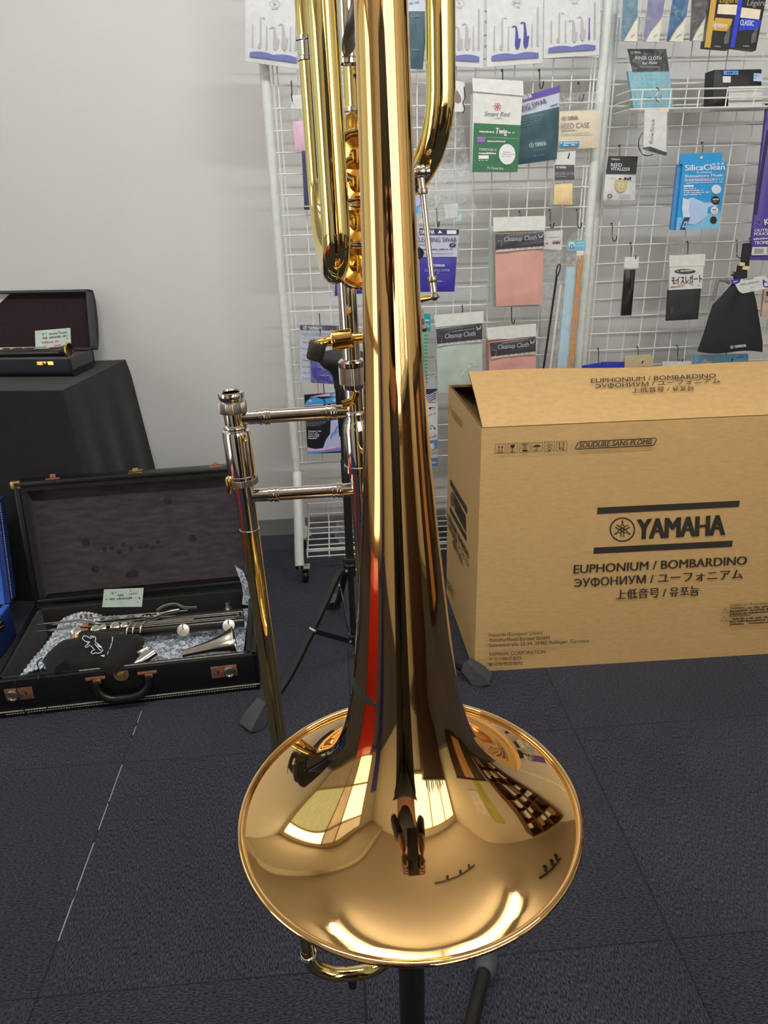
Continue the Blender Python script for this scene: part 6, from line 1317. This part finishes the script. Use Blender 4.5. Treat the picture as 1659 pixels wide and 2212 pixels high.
# bottom row, cut by the carton
for label, q, m, nm in (('blue cloth pack just above the box, beside the rack post', [(0, 1672), (230, 1632), (398, 1632), (396, 1960), (0, 1960)], CM('blue_pack_film', 44, 66, 176, .4), 'cloth_pack'), ('beige pack between the two plain packs above the box', [(404, 1600), (430, 1580), (630, 1568), (650, 1600), (646, 1960), (404, 1960)], CM('beige_pack', 196, 180, 146, .5), 'card_pack'), ('plain white card pack just above the box', [(735, 1632), (986, 1626), (986, 1960), (735, 1960)], CARD, 'card_pack'), ('sky blue printed card pack under the black drawstring bag', [(1015, 1572), (1486, 1560), (1484, 1960), (1005, 1960)], CM('sky_print', 126, 178, 214, .4), 'card_pack')):
    t, s = pack(label, 'pack', 2.10, K7, nm, at=q[0]); s.slab('card', q, m, t, .008)
    if 'sky' in label: s.flat([(1060, 1650), (1100, 1600), (1140, 1625), (1170, 1615), (1160, 1650)], CM('cloud_pink_print', 206, 200, 220)); s.smallprint((1380, 1600), (1480, 1590), 22, CM('sky_lettering', 90, 140, 200))
    if 'beige' in label: s.flat([(406, 1680), (648, 1665), (646, 1800), (406, 1800)], CM('terracotta_print', 178, 120, 90))
    s.done(t)
hook(165, 1520, YR, K7, 'wire hook holding the blue pack just above the box'); hook(510, 1510, YR, K7, 'double hook holding the beige pack just above the box'); hook(858, 1495, YR, K7, 'white tipped hook holding the plain white pack above the box'); hook(1285, 1490, YR, K7, 'wire hook holding the sky blue pack, under the black drawstring bag')
hook(285, 430, YR, K7, 'bare hook on the right rack below the white reed pack with the gold disc')
t, s = pack('small pinkish brown pack at the right edge, beside the black bag', 'small pack', 2.09, K7, 'small_pack', at=(1680, 1100)); s.slab('pouch', [(1625, 985), (1790, 975), (1780, 1225), (1602, 1232)], CM('pinkish_brown', 206, 178, 164, .5), t, .008, .003, 0, 8, wrinkle=.0006); s.lift = .004; s.rect(1640, 1010, 1700, 1050, CM('dark_brown_print', 80, 60, 56)); s.smallprint((1630, 1110), (1700, 1106), 20, GREYP); s.done(t)
t, s = pack('dark brown pack cut by the right edge, above the purple pouch', 'small pack', 2.10, K5, 'small_pack', at=(1690, 1000)); s.slab('pouch', [(1648, 905), (1800, 900), (1790, 1100), (1632, 1095)], CM('dark_brown_pack', 66, 50, 44, .4), t, .008, .003, 0, 8); s.done(t)

hook(420, -115, YL, K2, 'wire hook holding the dark blue cloth pack, left of the trombone bend')
hook(720, 330, YL, K2, 'wire hook holding the blue swab pack that the trombone bend hides')

# ------------------------------------------------------------------ the side of the room behind the camera, mirrored in the brass
WOOD = M('brown_shelf_wood', (.16, .065, .025), .5, noise=.25, ns=8, stretch=(1, 1, .2))
OAK = M('light_oak', (.52, .29, .12), .5, noise=.15, ns=8, stretch=(1, 1, .15))
t = thing('shelf_unit', 'tall brown wooden shelf unit filled with white and black boxes, by the right wall', 'shelf', (2.55, 1.75, 0))
b = MB()
for y in (1.2, 1.55, 1.9, 2.25): b.box((2.56, y, 1.15), (.36, .02, 2.3))
for k in range(7): b.box((2.56, 1.725, .06 + k * .37), (.36, 1.07, .02))
b.box((2.735, 1.725, 1.15), (.012, 1.07, 2.3)); b.build('shelf_frame', WOOD, t)
rn = random.Random(11); proto = None; n_ = 0
for k in range(6):
    for j in range(3):
        for i in range(2):
            if rn.random() < .15: continue
            h = rn.uniform(.12, .26); b = MB(); b.box((2.50 + rn.uniform(-.03, .03), 1.30 + j * .35 + i * .15, .0705 + k * .37 + h / 2), (.2, .11, h), None, None, .003)
            tag(b.build('stock_box', (M('white_stock_box', (.7, .7, .68), .6), M('black_stock_box', (.03, .03, .03), .5), M('brown_stock_box', (.3, .18, .09), .7))[rn.choice((0, 0, 1, 2))]), 'small stock box standing on the tall brown shelf unit', 'box', 'boxes on the brown shelf unit')
tag((lambda b: (b.box((2.72, .42, 1.1), (.012, .32, 1.5)), b.build('poster', M('yellow_green_poster', (.42, .46, .06), .5, noise=.2, ns=3)))[1])(MB()), 'tall yellow green poster on the right wall', 'poster')
tag((lambda b: (b.box((2.72, -.05, 1.45), (.012, .5, .7)), b.build('poster', M('white_poster', (.75, .74, .7), .5, noise=.1, ns=9)))[1])(MB()), 'white poster on the right wall beside the green one', 'poster')
DARKW = M('dark_stained_wood', (.05, .025, .014), .5, noise=.2, ns=8)
t = thing('low_cabinet', 'dark low cabinet along the right wall', 'cabinet', (2.45, .2, 0))
b = MB(); b.box((2.45, .2, .40), (.5, 1.5, .70), DARKW, None, .004); b.box((2.45, .2, .03), (.44, 1.44, .06)); b.box((2.44, .2, .765), (.54, 1.54, .03)); b.build('cabinet_body', DARKW, t)
for y in (-.3, .2, .7):
    b = MB(); b.box((2.195, y, .40), (.016, .48, .66), None, None, .002); d_ = b.build('door', DARKW if y != .2 else OAK, t); b = MB(); b.box((2.18, y + .18, .55), (.014, .012, .1), None, None, .003); b.build('handle', STEEL, d_)
t = thing('display_counter', 'dark display counter with dark goods on top, before the bright shop window', 'counter', (1.25, -1.45, 0))
b = MB(); b.box((1.25, -1.45, .42), (1.3, .4, .84), None, None, .004); b.build('counter_body', M('dark_stained_wood', (.05, .025, .014), .5, noise=.2, ns=8), t); b = MB(); b.box((1.25, -1.45, .855), (1.36, .46, .03), None, None, .004); b.build('counter_top', M('grey_laminate', (.28, .30, .28), .4), t)
for i in range(9):
    h = .16 + .05 * ((i * 7) % 4); b = MB(); x = .72 + i * .13; r = .028
    b.lathe([(0, 0), (r, 0), (r, h * .6), (r * .4, h * .8), (r * .4, h), (0, h)], (x, -1.42 - .05 * (i % 2), .8705), n=16); tag(b.build('oil_bottle', M('dark_bottle', (.03, .02, .02), .15, noise=.2)), 'dark bottle on the display counter', 'bottle', 'bottles on the display counter')
b = MB(); b.box((-1.78, .02, .16), (.3, .85, .30), None, None, .02); rc = tag(b.build('red_case', M('red_hard_case', (.62, .035, .025), .4, noise=.05)), 'red hard instrument case on the floor near the left wall', 'instrument case')
b = MB(); b.box((-1.5, -.80, .50), (.12, .26, 1.0), None, None, .03); tag(b.build('gig_bag', M('deep_blue_gig_bag', (.03, .035, .22), .6, noise=.1)), 'tall deep blue gig bag standing on the floor behind the photographer', 'gig bag')
for k, (y, z, w_, h_) in enumerate(((1.62, 1.75, .34, .42), (2.0, 1.35, .3, .5))):
    x = XL + .008; b = MB(); b.box((x, y, z), (.012, w_, h_)); tag(b.build('notice', M('cream_notice', (.62, .56, .42), .6, noise=.1, ns=12)), ('cream notice high on the left wall', 'cream notice lower on the left wall near the corner')[k], 'notice')

# photographer
SKIN = M('skin', (.42, .21, .13), .5, noise=.06, ns=20)
def skinned(name, nodes, edges, m, parent=None, sub=2):
    me = bpy.data.meshes.new(name); me.from_pydata([n[0] for n in nodes], edges, []); o = bpy.data.objects.new(name, me); C.objects.link(o)
    md = o.modifiers.new('skin', 'SKIN'); md.use_smooth_shade = True
    for i, n in enumerate(nodes):
        r = n[1]; me.skin_vertices[0].data[i].radius = (r, r) if not isinstance(r, tuple) else r
        me.skin_vertices[0].data[i].use_root = i == 0
    s_ = o.modifiers.new('sub', 'SUBSURF'); s_.levels = sub; s_.render_levels = sub
    bpy.context.view_layer.update()
    me2 = bpy.data.meshes.new_from_object(o.evaluated_get(bpy.context.evaluated_depsgraph_get())); bpy.data.objects.remove(o); me2.materials.clear(); me2.materials.append(m)
    for p in me2.polygons: p.use_smooth = True
    o = bpy.data.objects.new(name, me2); C.objects.link(o)
    if parent is not None:
        o.parent = parent
        if parent.type == 'EMPTY': o.matrix_parent_inverse = Matrix.Translation(-parent.location)
    return o
px_, py_ = -.09, -.46
pr_ = thing('person', 'person in black clothes holding up a phone with both hands, mirrored in the bell', 'person', (px_, py_, 0))
G = lambda x, y, z: (px_ + x, py_ + y, z)
hands = ((-.045, -.045, 1.085), (.075, -.045, 1.085))
nodes = [(G(0, 0, .94), .125), (G(0, .01, 1.12), (.14, .105)), (G(0, .0, 1.30), (.155, .105)), (G(0, -.01, 1.39), .07), (G(0, .005, 1.45), .052), (G(0, .02, 1.55), (.075, .085)), (G(0, .025, 1.63), (.07, .085)),
         (G(-.17, -.01, 1.345), .055), (G(-.215, .06, 1.13), .043), (hands[0][0:3], .026),
         (G(.17, -.01, 1.345), .055), (G(.235, .06, 1.13), .043), (hands[1][0:3], .026),
         (G(-.09, 0, .86), .085), (G(-.10, .015, .48), .058), (G(-.10, -.02, .09), .042), (G(-.11, .09, .035), .035),
         (G(.09, 0, .86), .085), (G(.10, .015, .48), .058), (G(.10, -.02, .09), .042), (G(.11, .09, .035), .035)]
edges = [(0, 1), (1, 2), (2, 3), (3, 4), (4, 5), (5, 6), (2, 7), (7, 8), (8, 9), (2, 10), (10, 11), (11, 12), (0, 13), (13, 14), (14, 15), (15, 16), (0, 17), (17, 18), (18, 19), (19, 20)]
skinned('body', nodes, edges, SKIN, pr_)
grow = lambda i, k: (nodes[i][0], tuple(x + k for x in nodes[i][1]) if isinstance(nodes[i][1], tuple) else nodes[i][1] + k)
BLKC = M('black_jersey', (.012, .012, .013), .85, noise=.2, ns=50, sheen=.1)
mid_ = lambda a, b, f: tuple(a[i] + (b[i] - a[i]) * f for i in range(3))
sh = [grow(0, .012), grow(1, .012), grow(2, .012), (nodes[3][0], .074), grow(7, .012), grow(8, .012), (mid_(nodes[8][0], nodes[9][0], .86), .036), grow(10, .012), grow(11, .012), (mid_(nodes[11][0], nodes[12][0], .86), .036)]
skinned('sweater', sh, [(0, 1), (1, 2), (2, 3), (2, 4), (4, 5), (5, 6), (2, 7), (7, 8), (8, 9)], BLKC, pr_)
tr = [(G(0, 0, .93), .14), grow(13, .025), grow(14, .045), (nodes[15][0], .095), grow(17, .025), grow(18, .045), (nodes[19][0], .095)]
skinned('trousers', tr, [(0, 1), (1, 2), (2, 3), (0, 4), (4, 5), (5, 6)], M('black_trousers', (.014, .014, .017), .85, noise=.15), pr_)
HAIR = M('black_hair', (.012, .010, .009), .5, noise=.3, ns=120)
b = MB()
def hairf(u, v):
    th_ = PI * (.5 + 1.0 * u) * 1.0 + PI * .5 * 0; a = (u - .5) * 2 * PI * .80 - PI / 2; e = v * PI / 2
    return V(G(.084 * math.cos(a) * math.cos(e), .012 + .098 * math.sin(a) * math.cos(e), 1.585 + .115 * math.sin(e) - .06 * (1 - v) ** 3))
b.grid(hairf, 24, 12); b.build('hair', HAIR, pr_)
b = MB()
b.lathe([(0, -.002), (.012, 0), (.014, .012), (.008, .024), (0, .028)], G(0, .098, 1.55), (0, .35, 1), 12, SKIN)
for s_ in (-1, 1):
    b.lathe([(0, 0), (.012, .002), (0, .006)], G(.03 * s_, .098, 1.60), (0, 1, 0), 12, M('dark_eye', (.03, .02, .015), .3)); b.lathe([(0, -.03), (.012, -.01), (.014, .012), (0, .03)], G(.079 * s_, .01, 1.585), (0, 0, 1), 10, SKIN)
b.box(G(0, .10, 1.525), (.045, .008, .010), M('lips', (.35, .13, .11), .5), None, .003); b.build('face', None, pr_)
for s_ in (-1, 1):
    b = MB(); b.box(G(.105 * s_, .04, .03), (.09, .26, .06), None, None, .02); b.build('shoe', M('black_shoe', (.015, .015, .015), .4), pr_)
for s_, hd in zip((-1, 1), hands):
    hx, hy, hz_ = hd; nd = [((hx, hy, hz_), .020), ((hx - s_ * .008, hy + .012, hz_ + .030), .022)]; ed = [(0, 1)]
    for k in range(4):
        b0 = len(nd); z0 = hz_ + .052 - k * .017; L_ = (.9, 1.0, .95, .75)[k]
        nd += [((hx - s_ * .004, hy + .016, z0), .0095), ((hx + s_ * .004, hy + .034, z0 + .004), .0088), ((hx - s_ * .014 * L_, hy + .041, z0 + .006), .0080), ((hx - s_ * .032 * L_, hy + .036, z0 + .004), .0070)]
        ed += [(1, b0), (b0, b0 + 1), (b0 + 1, b0 + 2), (b0 + 2, b0 + 3)]
    b0 = len(nd); nd += [((hx - s_ * .012, hy + .004, hz_ + .018), .011), ((hx - s_ * .024, hy + .004, hz_ + .04), .0095), ((hx - s_ * .032, hy + .010, hz_ + .056), .008)]; ed += [(0, b0), (b0, b0 + 1), (b0 + 1, b0 + 2)]
    skinned('hand', nd, ed, SKIN, pr_, 1)
PHX = .015
ph = thing('phone', 'dark phone held up in both hands of the person in black', 'phone', (PHX, -.022, 1.09))
R3 = Matrix((RT, -FW, UP)).transposed(); pc_ = CAM - FW * .018 + RT * .018 - UP * .035
b = MB(); b.box(pc_, (.074, .008, .155), None, R3, .0035); b.build('phone_body', M('dark_phone', (.015, .015, .018), .25, noise=.1), ph)
b = MB(); b.box(pc_ - RT * .018 + UP * .04 + FW * .0045, (.026, .0018, .05), None, R3, .0008); b.build('camera_bump', BLACK, ph)
